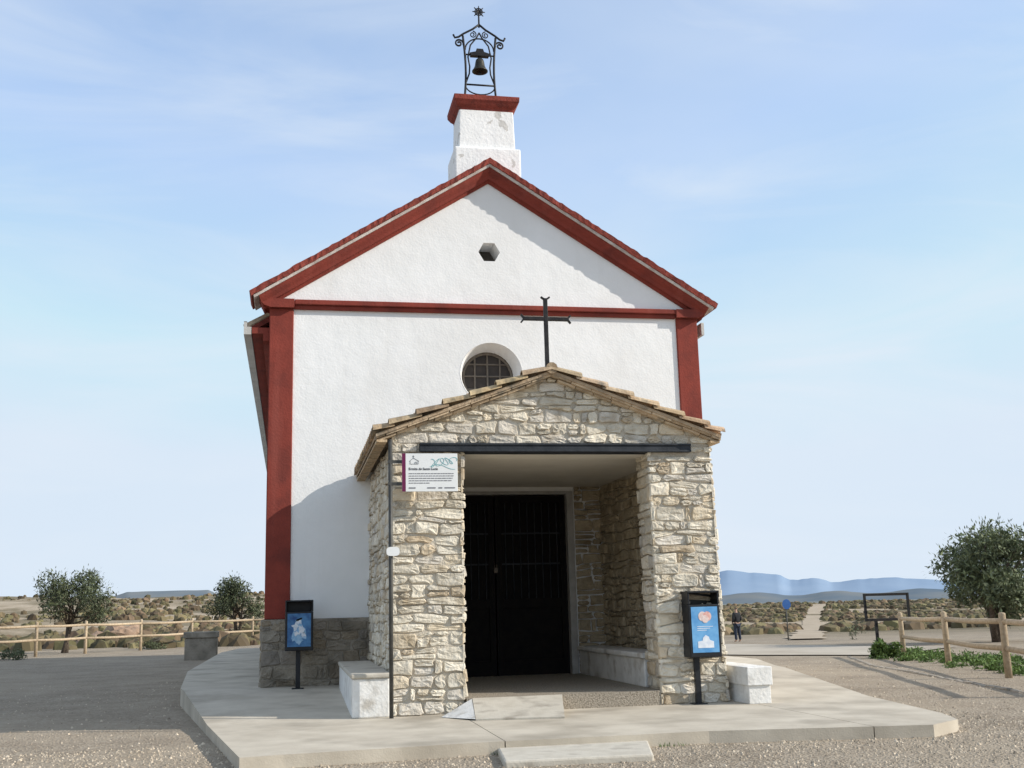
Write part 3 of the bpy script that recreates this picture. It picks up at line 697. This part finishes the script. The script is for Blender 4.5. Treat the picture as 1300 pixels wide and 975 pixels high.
def tree(label,px,py,W,H,seed,n=7000,name='olive_tree',stems=3,group='olive trees around the clearing',zr=(.42,.86),spread=.36,nl=18,tone=1.0):
    rnd=random.Random(seed);g=ground(px,py);g=Vector((g.x,g.y,terr(g.x,g.y)-.05))
    t=thing(name,label,'tree',g,group)
    lobes=[]
    for k in range(nl):
        a=rnd.uniform(0,6.28);r_=math.sqrt(rnd.uniform(.02,1))*spread*W
        f=rnd.random();zz=H*(zr[0]+(zr[1]-zr[0])*f)
        w=W*rnd.uniform(.10,.18)
        lobes.append((g.x+r_*math.cos(a)*(1.1-.35*f),g.y+r_*math.sin(a)*.8,g.z+zz,w,w,w*rnd.uniform(.65,1.05)))
    mb=MB()
    for s in range(stems):
        a=6.28*s/stems+rnd.uniform(-.4,.4);b0_=g+Vector((.06*math.cos(a),.06*math.sin(a),0))
        tp=lobes[s*3%nl];e=Vector(tp[:3]);mid=b0_.lerp(e,.5)+Vector((rnd.uniform(-.1,.1),rnd.uniform(-.1,.1),.1))
        mb.tube([b0_,b0_.lerp(mid,.5)+Vector((0,0,.06)),mid,e],[.09*H/3,.07*H/3,.05*H/3,.02*H/3],7)
        for q in range(5):
            l=lobes[(s*5+q*3+1)%nl];e2=Vector(l[:3]);mb.tube([mid,mid.lerp(e2,.55)+Vector((0,0,-.06)),e2],[.04*H/3,.028*H/3,.01*H/3],6)
    mb.build('trunk',M['bark'],t,True)
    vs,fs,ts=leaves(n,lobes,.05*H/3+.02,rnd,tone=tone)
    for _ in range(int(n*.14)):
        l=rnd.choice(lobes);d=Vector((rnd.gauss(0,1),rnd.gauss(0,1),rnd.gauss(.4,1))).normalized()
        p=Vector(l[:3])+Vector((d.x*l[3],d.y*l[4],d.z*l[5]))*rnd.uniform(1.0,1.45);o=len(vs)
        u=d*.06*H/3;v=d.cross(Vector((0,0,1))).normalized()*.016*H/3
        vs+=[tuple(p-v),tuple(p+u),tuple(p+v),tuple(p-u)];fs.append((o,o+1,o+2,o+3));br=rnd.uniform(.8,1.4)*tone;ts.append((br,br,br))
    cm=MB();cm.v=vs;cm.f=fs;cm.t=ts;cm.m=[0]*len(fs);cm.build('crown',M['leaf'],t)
    return t
def sc(g): return FPX/((g-CAM).dot(_fw))     # px per metre
tree('round dark olive tree beyond the fence at far left',82,829,118/sc(ground(82,829)),107/sc(ground(82,829)),3,8500,tone=.9,zr=(.44,.85),spread=.38,stems=2)
tree('small olive tree between the fence and the chapel corner',302,815,88/sc(ground(302,815)),88/sc(ground(302,815)),6,7500,tone=.9,zr=(.38,.84),spread=.38)
gR=ground(1266,815);tree('large grey green olive tree behind the right fence, cut by the frame',1266,815,170/sc(gR),158/sc(gR),15,20000,zr=(.26,.86),spread=.38,nl=36,stems=4,tone=1.4)
def bush(label,px,py,w,h,seed,mat='leaf',n=900,name='shrub',group=None,size=.05,dn=.35):
    rnd=random.Random(seed);g=ground(px,py);g=Vector((g.x,g.y,terr(g.x,g.y)))
    lobes=[(g.x+rnd.uniform(-.35,.35)*w,g.y+rnd.uniform(-.3,.3)*w,g.z+h*rnd.uniform(.2,.55),w*.25,w*.25,h*.42) for _ in range(6)]
    vs,fs,ts=leaves(n,lobes,size,rnd,dn);cm=MB();cm.v=vs;cm.f=fs;cm.t=ts;cm.m=[0]*len(fs)
    return tag(cm.build(name,M[mat]),label,'shrub',group)
bush('dark low shrub at the left edge in front of the fence',18,838,1.1,.45,1)
bush('low green shrub at the foot of the left fence',190,825,1.3,.45,2)
bush('leafy green shrub where the right planting bed begins',1130,836,.75,.5,3,'leaf2',1400,size=.07)
bush('bare thin bush left of the black metal frame',1088,812,.9,.9,4,'leaf',300)
rnd=random.Random(44);cm=MB();k=0
A=ground(1105,838);B_=ground(1300,862);A2=ground(1150,826);B2=ground(1330,842)
for _ in range(300):
    u=rnd.random();v=rnd.random();p=(A.lerp(B_,u)).lerp(A2.lerp(B2,u),v);z=terr(p.x,p.y)
    if noise.noise((p.x*1.1,p.y*1.1,5))<-.02: continue
    vs,fs,ts=leaves(80,[(p.x,p.y,z+.04,.20,.20,rnd.uniform(.05,.15))],.04,rnd,.5,1.05);o=len(cm.v);cm.v+=vs;cm.f+=[tuple(i+o for i in f) for f in fs];cm.t+=ts;cm.m+=[0]*len(fs)
tag(cm.build('ground_cover',M['leaf2']),'green ground cover plants in the bed under the right fence','ground cover',None,'stuff')
mb=MB();K=[ground(1078,834),ground(1110,846),ground(1180,858),ground(1300,880),ground(1400,896)]
rnd=random.Random(3)
for a,b_ in zip(K,K[1:]):
    L_=(b_-a).length;n=max(1,int(L_/.42))
    for i in range(n):
        p=a.lerp(b_,i/n);q=a.lerp(b_,(i+rnd.uniform(.7,.93))/n);z=terr(p.x,p.y)
        mb.obox((p.x,p.y+rnd.uniform(-.04,.04),z-.02),(q.x,q.y,z-.02+rnd.uniform(-.02,.01)),.10,.09,0)
tag(bevel(mb.build('kerb',M['plinthstone']),.02),'stone kerb edging the planting bed',None,None,'structure')
# scrub
rnd=random.Random(77);cm=MB()
for _ in range(14000):
    left=rnd.random()<.40
    az=R(rnd.uniform(-17,3) if left else rnd.uniform(19,39));r_=52*math.exp(rnd.random()**.8*2.5)
    if not left: r_=58*math.exp(rnd.random()**.75*2.0)
    x=r_*math.sin(az);y=r_*math.cos(az)-14
    if noise.noise((x*.02,y*.02,1))+.4*noise.noise((x*.07,y*.07,2))<(.02 if left else -.2): continue
    if not left and on_track(az,r_): continue
    q=Vector((x,y,terr(x,y)))
    w=rnd.uniform(.3,1.0)**1.2*(1+r_/300);h=w*rnd.uniform(.35,.7)*(1 if left else .8);br=rnd.uniform(.6,1.9);tn=(br,br*rnd.uniform(.80,1.05),br*.9)
    vs=[]
    n=9
    for i in range(n):
        a=6.28*i/n;j=rnd.uniform(.75,1.25);vs.append((x+w*.5*j*math.cos(a),y+w*.5*j*math.sin(a),q.z-.05))
    for i in range(n):
        a=6.28*(i+.5)/n;j=rnd.uniform(.6,1.3);vs.append((x+w*.42*j*math.cos(a),y+w*.42*j*math.sin(a),q.z+h*rnd.uniform(.45,.85)))
    vs.append((x,y,q.z+h))
    fs=[(i,(i+1)%n,n+i) for i in range(n)]+[((i+1)%n,n+(i+1)%n,n+i) for i in range(n)]+[(n+i,n+(i+1)%n,2*n) for i in range(n)]
    cm.add(vs,fs,0,tn)
tag(cm.build('scrub',M['scrub']),'dry scrub bushes scattered over the land beyond the fences','scrub',None,'stuff')
for i,(px,py,w,h,lb_) in enumerate(((150,818,3.2,1.0,'reddish rock outcrop behind the left fence'),(112,822,1.5,.5,'smaller reddish boulder beside the left outcrop'))):
    g=ground(px,py);bm=bmesh.new();bmesh.ops.create_icosphere(bm,subdivisions=4,radius=1)
    for v in bm.verts:
        d=v.co.normalized();k=1+.35*noise.noise(d*1.8+Vector((i*5,0,0)))+.12*noise.noise(d*6)
        v.co=Vector((d.x*k*w*.5,d.y*k*w*.4,max(-.2,d.z*k*h)))
    me=bpy.data.meshes.new('rock_outcrop');bm.to_mesh(me);bm.free();me.materials.append(M['rock']);o=bpy.data.objects.new('rock_outcrop',me);C.objects.link(o);o.location=(g.x,g.y,terr(g.x,g.y));tag(o,lb_,'rock')
# gravel bits near camera + grass tufts
rnd=random.Random(5);cm=MB()
def inside(x,y):
    c_=False;j=len(poly)-1
    for i in range(len(poly)):
        if (poly[i][1]>y)!=(poly[j][1]>y) and x<(poly[j][0]-poly[i][0])*(y-poly[i][1])/(poly[j][1]-poly[i][1])+poly[i][0]: c_=not c_
        j=i
    return c_
for _ in range(16000):
    if rnd.random()<.6: x=rnd.uniform(-4,8);y=rnd.uniform(-5.5,-1)
    else: x=rnd.uniform(-9,14);y=rnd.uniform(-4,12)
    if inside(x,y): continue
    s=rnd.uniform(.006,.02)*(1.6 if rnd.random()<.08 else 1);z=-.12+.002;br=rnd.uniform(.6,1.5)
    if math.hypot(x-3,y)>11.5: z=terr(x,y)
    a=rnd.uniform(0,6);ca,sa=math.cos(a)*s,math.sin(a)*s*.8
    vs=[(x+ca,y+sa,z-.004),(x-sa,y+ca,z-.004),(x-ca,y-sa,z-.004),(x+sa,y-ca,z-.004),(x+rnd.uniform(-.3,.3)*s,y,z+s*.7),(x+ca*.5,y+sa*.5+s*.2,z+s*.6)]
    cm.add(vs,[(0,1,5),(1,4,5),(1,2,4),(2,3,4),(3,5,4),(3,0,5)],0,(br,br*.97,br*.92))
tag(cm.build('gravel',M['gravelbit']),'loose gravel stones strewn over the clearing','gravel',None,'stuff')
cm=MB()
for _ in range(150):
    i=rnd.choice((3,4,4,5,6,7));p=Vector((*poly[i],0)).lerp(Vector((*poly[i+1],0)),rnd.random())
    if noise.noise((p.x*1.3,p.y,2))<.0: continue
    for _ in range(6):
        x=p.x+rnd.gauss(0,.04);y=p.y-.04+rnd.gauss(0,.03);h=rnd.uniform(.015,.05);dx=rnd.gauss(0,.02);dy=rnd.gauss(0,.02);br=rnd.uniform(.7,1.4)
        cm.add([(x-.004,y,-.125),(x+.004,y,-.125),(x+dx,y+dy,-.12+h)],[(0,1,2)],0,(br,br,br))
tag(cm.build('grass_tufts',M['leaf2']),'sparse grass tufts along the platform edge','grass',None,'stuff')
# ------------------------------------------------------------ fences
def fence(label,posts,h,rails,ext=()):
    ps=[Vector((p.x,p.y,terr(p.x,p.y))) for p in posts]
    t=thing('wooden_fence',label,'fence',ps[0]);rnd=random.Random(len(ps))
    for p in ps:
        mb=MB();br=rnd.uniform(.8,1.1);mb.tube([p-Vector((0,0,.2)),p+Vector((rnd.uniform(-.02,.02),0,h+.06)),p+Vector((0,0,h+.08))],[.065,.06,.045],10,0,(br,)*3);mb.build('post',M['wood'],t,True)
    for rh in rails:
        mb=MB()
        for a,b_ in zip(ps,ps[1:]):
            br=rnd.uniform(.85,1.2);u=Vector((0,-.05,0));mb.tube([a+u+Vector((0,0,rh)),a.lerp(b_,.5)+u+Vector((0,0,rh-.02)),b_+u+Vector((0,0,rh+.005))],[.048,.05,.048],8,0,(br,)*3)
        mb.build('rail',M['wood'],t,True)
    return t
lp=[ground(q,y) for q,y in ((-95,845),(-25,838),(45,834),(108,830),(178,826),(243,822),(320,818),(400,814))]
fence('long wooden rail fence on the left in front of the olive trees',lp,1.22,(1.14,.62))
rp=[ground(q,y) for q,y in ((1148,833),(1205,845),(1281,861),(1390,884))]
fence('wooden rail fence on the right above the planting bed',rp,1.0,(.93,.48))
gb=ground(254,838);t=thing('stone_block','grey stone block seat standing alone left of the chapel','block',(gb.x,gb.y,terr(gb.x,gb.y)))
mb=MB();s_=43/sc(gb);z=terr(gb.x,gb.y);mb.box(gb.x-s_/2+.04,gb.x+s_/2-.04,gb.y+.04,gb.y+s_*.6,z-.05,z+.68);bevel(mb.build('block_base',M['plinthstone'],t),.03)
mb=MB();mb.box(gb.x-s_/2,gb.x+s_/2,gb.y,gb.y+s_*.62,z+.68,z+.88);bevel(mb.build('block_top',M['plinthstone'],t),.03)
# ------------------------------------------------------------ info sign
sp=flat(497,912);sp=Vector((sp.x,sp.y,0))
st=at(499,560,sp.y)
isg=thing('info_sign','white tourist information panel on a thin dark pole at the left porch corner','sign',sp)
mb=MB();mb.tube([(sp.x,sp.y,-.01),(sp.x,sp.y,st.z)],.026,12);mb.tube([(sp.x,sp.y,st.z),(sp.x,sp.y,st.z+.02)],[.028,.015],12);mb.build('pole',M['pole'],isg,True)
A=at(510,576,sp.y-.02);B=at(581,624,sp.y-.02);x0,x1,z1,z0=A.x,B.x,A.z,B.z;yp=sp.y-.045
mb=MB();mb.box(x0,x1,yp,yp+.02,z0,z1);pan=bevel(mb.build('panel',M['signwhite'],isg),.004)
for z in (z0+.1,z1-.1):
    mb=MB();mb.box(sp.x-.035,x0+.25,yp+.021,yp+.04,z-.02,z+.02);mb.build('bracket',M['pole'],isg)
def strip(name,mat,rects,parent,y):
    mb=MB()
    for a,b_,c_,d in rects: mb.box(a,b_,y-.002,y,c_,d)
    return mb.build(name,mat,parent)
w=x1-x0;h=z1-z0
strip('magenta_band',M['magenta'],[(x0,x0+.045,z0,z1)],pan,yp-.001)
rnd=random.Random(2);rc_=[]
for i in range(5):
    z=z0+h*(.46-.062*i);e=rnd.uniform(.86,.93) if i!=4 else .5
    u=x0+w*.12
    while u<x0+w*e: l=rnd.uniform(.012,.05);rc_.append((u,min(u+l,x0+w*e),z,z+.009));u+=l+.007
for l in ((.45,.60),(.65,.72),(.76,.95),(.12,.24)): rc_.append((x0+w*l[0],x0+w*l[1],z0+h*.08,z0+h*.08+.014))
strip('text_lines',M['inkgrey'],rc_,pan,yp-.001)
def text(s,size,loc,mat,name,parent,bold=0):
    cu=bpy.data.curves.new(name,'FONT');cu.body=s;cu.size=size;cu.extrude=.0008;cu.offset=bold
    o=bpy.data.objects.new('tmp',cu);C.objects.link(o);dg=bpy.context.evaluated_depsgraph_get();dg.update()
    me=bpy.data.meshes.new_from_object(o.evaluated_get(dg));bpy.data.objects.remove(o,do_unlink=True)
    rot=Matrix.Rotation(math.pi/2,4,'X');me.transform(Matrix.Translation(loc)@rot);me.materials.clear();me.materials.append(mat)
    o=bpy.data.objects.new(name,me);C.objects.link(o);o.parent=parent;return o
text('Ermita de Santa Lucía',.042,(x0+w*.12,yp-.003,z0+h*.565),M['ink'],'lettering',pan,.0006)
ix,iz=x0+w*.22,z0+h*.72
mb=MB()
for a,b_ in (((-.05,0),(.05,0)),((-.05,0),(-.05,.04)),((.05,0),(.05,.04)),((-.06,.035),(-.01,.075)),((-.01,.075),(.06,.035)),((-.01,.075),(-.01,.11)),((-.022,.095),(.002,.095)),((.01,0),(.01,.025)),((.03,0),(.03,.025)),((.01,.025),(.03,.025))):
    mb.obox((ix+a[0],yp-.002,iz+a[1]),(ix+b_[0],yp-.002,iz+b_[1]),.002,.004)
mb.build('chapel_icon',M['ink'],pan)
mb=MB();cx,cz0=x0+w*.74,z0+h*.76
pts=[];
for k in range(90):
    t_=k/89;pts.append((cx-.15+.30*t_+.035*math.sin(t_*34),yp-.002,cz0+.055*math.cos(t_*27)*(1-.35*t_)-.01+.04*t_))
mb.tube(pts,.0022,5)
mb.tube([(cx-.17+.32*k/20,yp-.002,cz0-.055+.03*math.sin(k*.25)) for k in range(21)],.002,5)
mb.build('swirl_logo',M['teal'],pan)
q=at(499,700,sp.y-.04)
mb=MB();mb.prism([(q.x+.08*math.copysign(abs(math.cos(a))**.6,math.cos(a)),q.z+.055*math.copysign(abs(math.sin(a))**.6,math.sin(a))) for a in [2*math.pi*k/24 for k in range(24)]],sp.y-.045,sp.y-.03);mb.build('small_plate',M['signwhite'],isg)
# ------------------------------------------------------------ litter bins
def bin_(label,base,w,zt,zb,poster,side):
    x,y=base.x,base.y;gz=pz(x,y);t=thing('litter_bin',label,'litter bin',(x,y,gz),'black poster litter bins');hw=w/2;d=.26;cx=x+side
    mb=MB();mb.box(x-.035,x+.035,y+.02,y+.08,gz,zb+.1);mb.box(x-.09,x+.09,y-.04,y+.14,gz-.01,gz+.012);bevel(mb.build('post',M['binblack'],t),.004)
    y0=y-.1
    mb=MB();mb.box(cx-hw,cx+hw,y0,y0+d,zb,zt-.17);body=bevel(mb.build('bin_body',M['binblack'],t),.012)
    mb=MB();mb.box(cx-hw,cx-hw+.025,y0,y0+d,zt-.17,zt-.02);mb.box(cx+hw-.025,cx+hw,y0,y0+d,zt-.17,zt-.02);mb.box(cx-hw,cx+hw,y0-.01,y0+d,zt-.025,zt);mb.box(cx-hw+.025,cx+hw-.025,y0+d-.02,y0+d,zt-.17,zt-.025)
    bevel(mb.build('hood',M['binblack'],t),.006)
    py=y0-.004;a,b_,c_,e=cx-hw+.035,cx+hw-.035,zb+.06,zt-.20
    mb=MB();mb.box(a,b_,py,y0+.001,c_,e);po=mb.build('poster',M['posterblue' if poster else 'posterdeep'],t)
    W=b_-a;H=e-c_
    if poster:
        for i,(u,v,r_,mt) in enumerate(((.42,.79,.055,'cream'),(.60,.79,.055,'pink'),(.52,.73,.045,'cream'))):
            mb=MB();mb.prism([(a+W*u+r_*math.cos(k),c_+H*v+r_*1.1*math.sin(k)) for k in [6.2832*i_/20 for i_ in range(20)]],py-.003-.001*i,py);mb.build('balloon_print',M[mt],po)
        mb=MB();X=a+W*.2
        mb.prism([(X,c_+H*.1),(X+W*.6,c_+H*.1),(X+W*.6,c_+H*.24),(X+W*.45,c_+H*.27),(X+W*.42,c_+H*.34),(X+W*.3,c_+H*.38),(X+W*.2,c_+H*.32),(X+W*.18,c_+H*.26),(X,c_+H*.24)],py-.003,py);mb.build('building_print',M['posterwhite'],po)
        mb=MB()
        for i in range(3): mb.box(a+W*.2,a+W*(.8-.12*i),py-.002,py,c_+H*(.56-.04*i),c_+H*(.572-.04*i))
        mb.build('text_lines',M['posterwhite'],po)
    else:
        k_=0;rnd=random.Random(12)
        for mt,lst in (('postersky',((.5,.5,.12,.16),(.45,.25,.10,.07))),('posterwhite',((.34,.60,.06,.05),(.58,.50,.055,.07),(.50,.74,.05,.03),(.70,.36,.04,.03),(.38,.40,.05,.03)))):
            mb=MB()
            for (u,v,r1,r2) in lst:
                k_+=1;ph1=rnd.uniform(0,6);ph2=rnd.uniform(0,6)
                mb.prism([(a+W*u+(r1*(1+.35*math.sin(3*k+ph1)+.15*math.sin(7*k)))*math.cos(k)*.75,c_+H*v+r2*(1+.35*math.sin(4*k+ph2)+.15*math.sin(9*k))*math.sin(k)) for k in [6.2832*i_/40 for i_ in range(40)]],py-.002-.0008*k_,py)
            mb.build('white_print' if mt=='posterwhite' else 'blue_print',M[mt],po)
    return t
rb=flat(889,894);zt=at(897,750,rb.y).z;zb=at(897,834,rb.y).z
s_=sc(Vector((rb.x,rb.y,1)))
bin_('black litter bin with pale blue poster of pink balls, right of the porch',rb,42/s_,zt,zb,True,at(897,800,rb.y).x-at(889,800,rb.y).x)
YB=F-.45;lb2=at(378,872,YB);zt2=at(379,762,YB).z;zb2=at(379,826,YB).z;s2=sc(Vector((lb2.x,lb2.y,1)))
bin_('black litter bin with dark blue and white poster, left of the porch',lb2,35/s2,zt2,zb2,False,.01)
# ------------------------------------------------------------ distant small things
gf=ground(1130,816);k=sc(gf);z=terr(gf.x,gf.y);w=60/k;h=62/k;zl_=z+h*.44
t=thing('metal_frame','empty black metal billboard frame standing beyond the road','frame',(gf.x,gf.y,z))
for s in (-1,1):
    mb=MB();mb.box(gf.x+s*w/2-.035,gf.x+s*w/2+.035,gf.y-.04,gf.y+.04,zl_,z+h);mb.build('side_bar',M['iron'],t)
for a,b_ in ((z+h-.09,z+h),(zl_,zl_+.09)):
    mb=MB();mb.box(gf.x-w/2,gf.x+w/2,gf.y-.035,gf.y+.035,a,b_);mb.build('crossbar',M['iron'],t)
for u in (-.28,.28):
    mb=MB();mb.box(gf.x+u*w-.05,gf.x+u*w+.05,gf.y-.03,gf.y+.03,z-.1,zl_+.02);mb.build('post',M['iron'],t)
gs=ground(1001,813);k=sc(gs);z=terr(gs.x,gs.y);hh=45/k
t=thing('road_sign','round blue road sign on a post beside the dirt track','road sign',(gs.x,gs.y,z))
mb=MB();mb.tube([(gs.x,gs.y,z-.1),(gs.x,gs.y,z+hh)],.025,8);mb.build('post',M['pole'],t,True)
mb=MB();r_=6.3/k;mb.prism([(gs.x+r_*.9*math.cos(a),z+hh+r_*math.sin(a)) for a in [6.2832*i/24 for i in range(24)]],gs.y-.07,gs.y-.05);sf=mb.build('sign_face',M['roadblue'],t)
# person
def skinned(name,pts,edges,mat,parent,root=0,sub=2):
    me=bpy.data.meshes.new(name);me.from_pydata([p[:3] for p in pts],edges,[]);o=bpy.data.objects.new(name,me);C.objects.link(o)
    o.modifiers.new('s','SKIN')
    for i,p in enumerate(pts):
        q=me.skin_vertices[0].data[i];q.radius=(p[3],p[4] if len(p)>4 else p[3]);q.use_root=(i==root)
    sm=o.modifiers.new('u','SUBSURF');sm.levels=sub;sm.render_levels=sub
    dg=bpy.context.evaluated_depsgraph_get();dg.update();m2=bpy.data.meshes.new_from_object(o.evaluated_get(dg));o.modifiers.clear();o.data=m2
    m2.materials.clear();m2.materials.append(mat);m2.polygons.foreach_set('use_smooth',[True]*len(m2.polygons));o.parent=parent;return o
gp=ground(937,816);k=sc(gp);zg=terr(gp.x,gp.y);hp=43/k
person=thing('person','person in dark jacket and jeans standing on the road with hands in pockets','person',(gp.x,gp.y,zg+.02));person.scale=(hp/1.72,)*3;person.rotation_euler=(0,0,R(200))
body=[(0,0,.95,.13,.1),(0,0,1.15,.13,.1),(0,0,1.35,.16,.11),(0,0,1.46,.08),(0,-.01,1.53,.05),(0,-.02,1.60,.085),(0,-.02,1.67,.08),(0,-.10,1.60,.014),
 (.18,0,1.40,.06),(.25,.04,1.15,.045),(.20,-.10,.98,.035),(.16,-.14,.94,.035),(-.18,0,1.40,.06),(-.25,.04,1.15,.045),(-.20,-.10,.98,.035),(-.16,-.14,.94,.035),
 (.09,0,.88,.09),(.11,-.01,.50,.06),(.12,.02,.09,.04),(.13,-.12,.04,.035),(-.09,0,.88,.09),(-.12,.0,.50,.06),(-.14,.03,.09,.04),(-.16,-.11,.04,.035)]
ed=[(0,1),(1,2),(2,3),(3,4),(4,5),(5,6),(5,7),(2,8),(8,9),(9,10),(10,11),(2,12),(12,13),(13,14),(14,15),(0,16),(16,17),(17,18),(18,19),(0,20),(20,21),(21,22),(22,23)]
skinned('body',body,ed,M['skin'],person)
jk=[(0,0,.90,.19,.14),(0,0,1.15,.18,.135),(0,0,1.36,.19,.13),(0,0,1.47,.10),(.19,0,1.41,.08),(.26,.04,1.15,.065),(.20,-.10,.98,.055),(-.19,0,1.41,.08),(-.26,.04,1.15,.065),(-.20,-.10,.98,.055)]
skinned('jacket',jk,[(0,1),(1,2),(2,3),(2,4),(4,5),(5,6),(2,7),(7,8),(8,9)],M['jacket'],person)
tr=[(0,0,.93,.16,.13),(.09,0,.86,.11),(.11,-.01,.50,.08),(.12,.02,.10,.07),(-.09,0,.86,.11),(-.12,0,.50,.08),(-.14,.03,.10,.07)]
skinned('trousers',tr,[(0,1),(1,2),(2,3),(0,4),(4,5),(5,6)],M['jeans'],person)
skinned('hair',[(0,.01,1.64,.095),(0,.0,1.69,.085)],[(0,1)],M['hair'],person)
# ------------------------------------------------------------ camera, light, sky
cd=bpy.data.cameras.new('camera');co=bpy.data.objects.new('camera',cd);C.objects.link(co)
m3=Matrix((( _r2.x,_u2.x,-_fw.x),( _r2.y,_u2.y,-_fw.y),( _r2.z,_u2.z,-_fw.z)))
co.matrix_world=Matrix.Translation(CAM)@m3.to_4x4();cd.sensor_width=36;cd.lens=FPX/1300*36;cd.clip_end=60000;cd.clip_start=.1
bpy.context.scene.camera=co
sv=Vector((2.7,-1,1.55)).normalized()
ld=bpy.data.lights.new('sun','SUN');ld.energy=5;ld.angle=R(.5);ld.color=(1,.935,.84);lo_=bpy.data.objects.new('sun',ld);C.objects.link(lo_)
lo_.rotation_euler=(-sv).to_track_quat('-Z','Y').to_euler();lo_.location=(20,-10,20)
w=bpy.data.worlds.new('World');bpy.context.scene.world=w;w.use_nodes=True;nt=w.node_tree;N=nt.nodes;L=nt.links
bg=N['Background'];bg.inputs['Strength'].default_value=.15
sk=N.new('ShaderNodeTexSky');sk.sky_type='NISHITA';sk.sun_disc=False;sk.sun_elevation=math.asin(sv.z);sk.sun_rotation=math.atan2(sv.x,sv.y);sk.air_density=1.0;sk.dust_density=.6;sk.ozone_density=1.5;sk.altitude=300
tint=N.new('ShaderNodeMix');tint.data_type='RGBA';tint.blend_type='MULTIPLY';tint.inputs[0].default_value=1;L.new(sk.outputs['Color'],tint.inputs[6]);tint.inputs[7].default_value=(1.42,1.66,1.82,1)
dk=N.new('ShaderNodeMix');dk.data_type='RGBA';dk.blend_type='DARKEN';dk.inputs[0].default_value=1;L.new(tint.outputs[2],dk.inputs[6]);dk.inputs[7].default_value=(4.3,5.2,6.2,1)
tc=N.new('ShaderNodeTexCoord')
def cloud(scale,rot,ns,dist,det,rough):
    mp=N.new('ShaderNodeMapping');mp.inputs['Scale'].default_value=scale;mp.inputs['Rotation'].default_value=rot;L.new(tc.outputs['Generated'],mp.inputs['Vector'])
    n1=N.new('ShaderNodeTexNoise');n1.inputs['Scale'].default_value=ns;n1.inputs['Detail'].default_value=det;n1.inputs['Roughness'].default_value=rough;n1.inputs['Distortion'].default_value=dist;L.new(mp.outputs['Vector'],n1.inputs['Vector']);return n1.outputs['Fac']
def ramp_(f,p0,v0,p1,v1):
    c=N.new('ShaderNodeValToRGB');c.color_ramp.elements[0].position=p0;c.color_ramp.elements[1].position=p1;c.color_ramp.elements[0].color=(v0,v0,v0,1);c.color_ramp.elements[1].color=(v1,v1,v1,1);L.new(f,c.inputs['Fac']);return c.outputs['Color']
a=ramp_(cloud((1.2,1.4,3.2),(R(12),R(-18),R(20)),1.5,.4,6,.45),.32,.30,.70,.68)
b_=ramp_(cloud((1.0,1.0,4.5),(R(20),R(-28),R(0)),2.6,.8,10,.55),.45,0,.78,.38)
ad=N.new('ShaderNodeMath');ad.operation='ADD';ad.use_clamp=True;L.new(a,ad.inputs[0]);L.new(b_,ad.inputs[1])
mx=N.new('ShaderNodeMix');mx.data_type='RGBA';L.new(ad.outputs[0],mx.inputs[0]);L.new(dk.outputs[2],mx.inputs[6]);mx.inputs[7].default_value=(5.1,5.65,6.3,1)
L.new(mx.outputs[2],bg.inputs['Color'])
sc_=bpy.context.scene;sc_.view_settings.view_transform='Standard';sc_.view_settings.look='None';sc_.view_settings.exposure=0
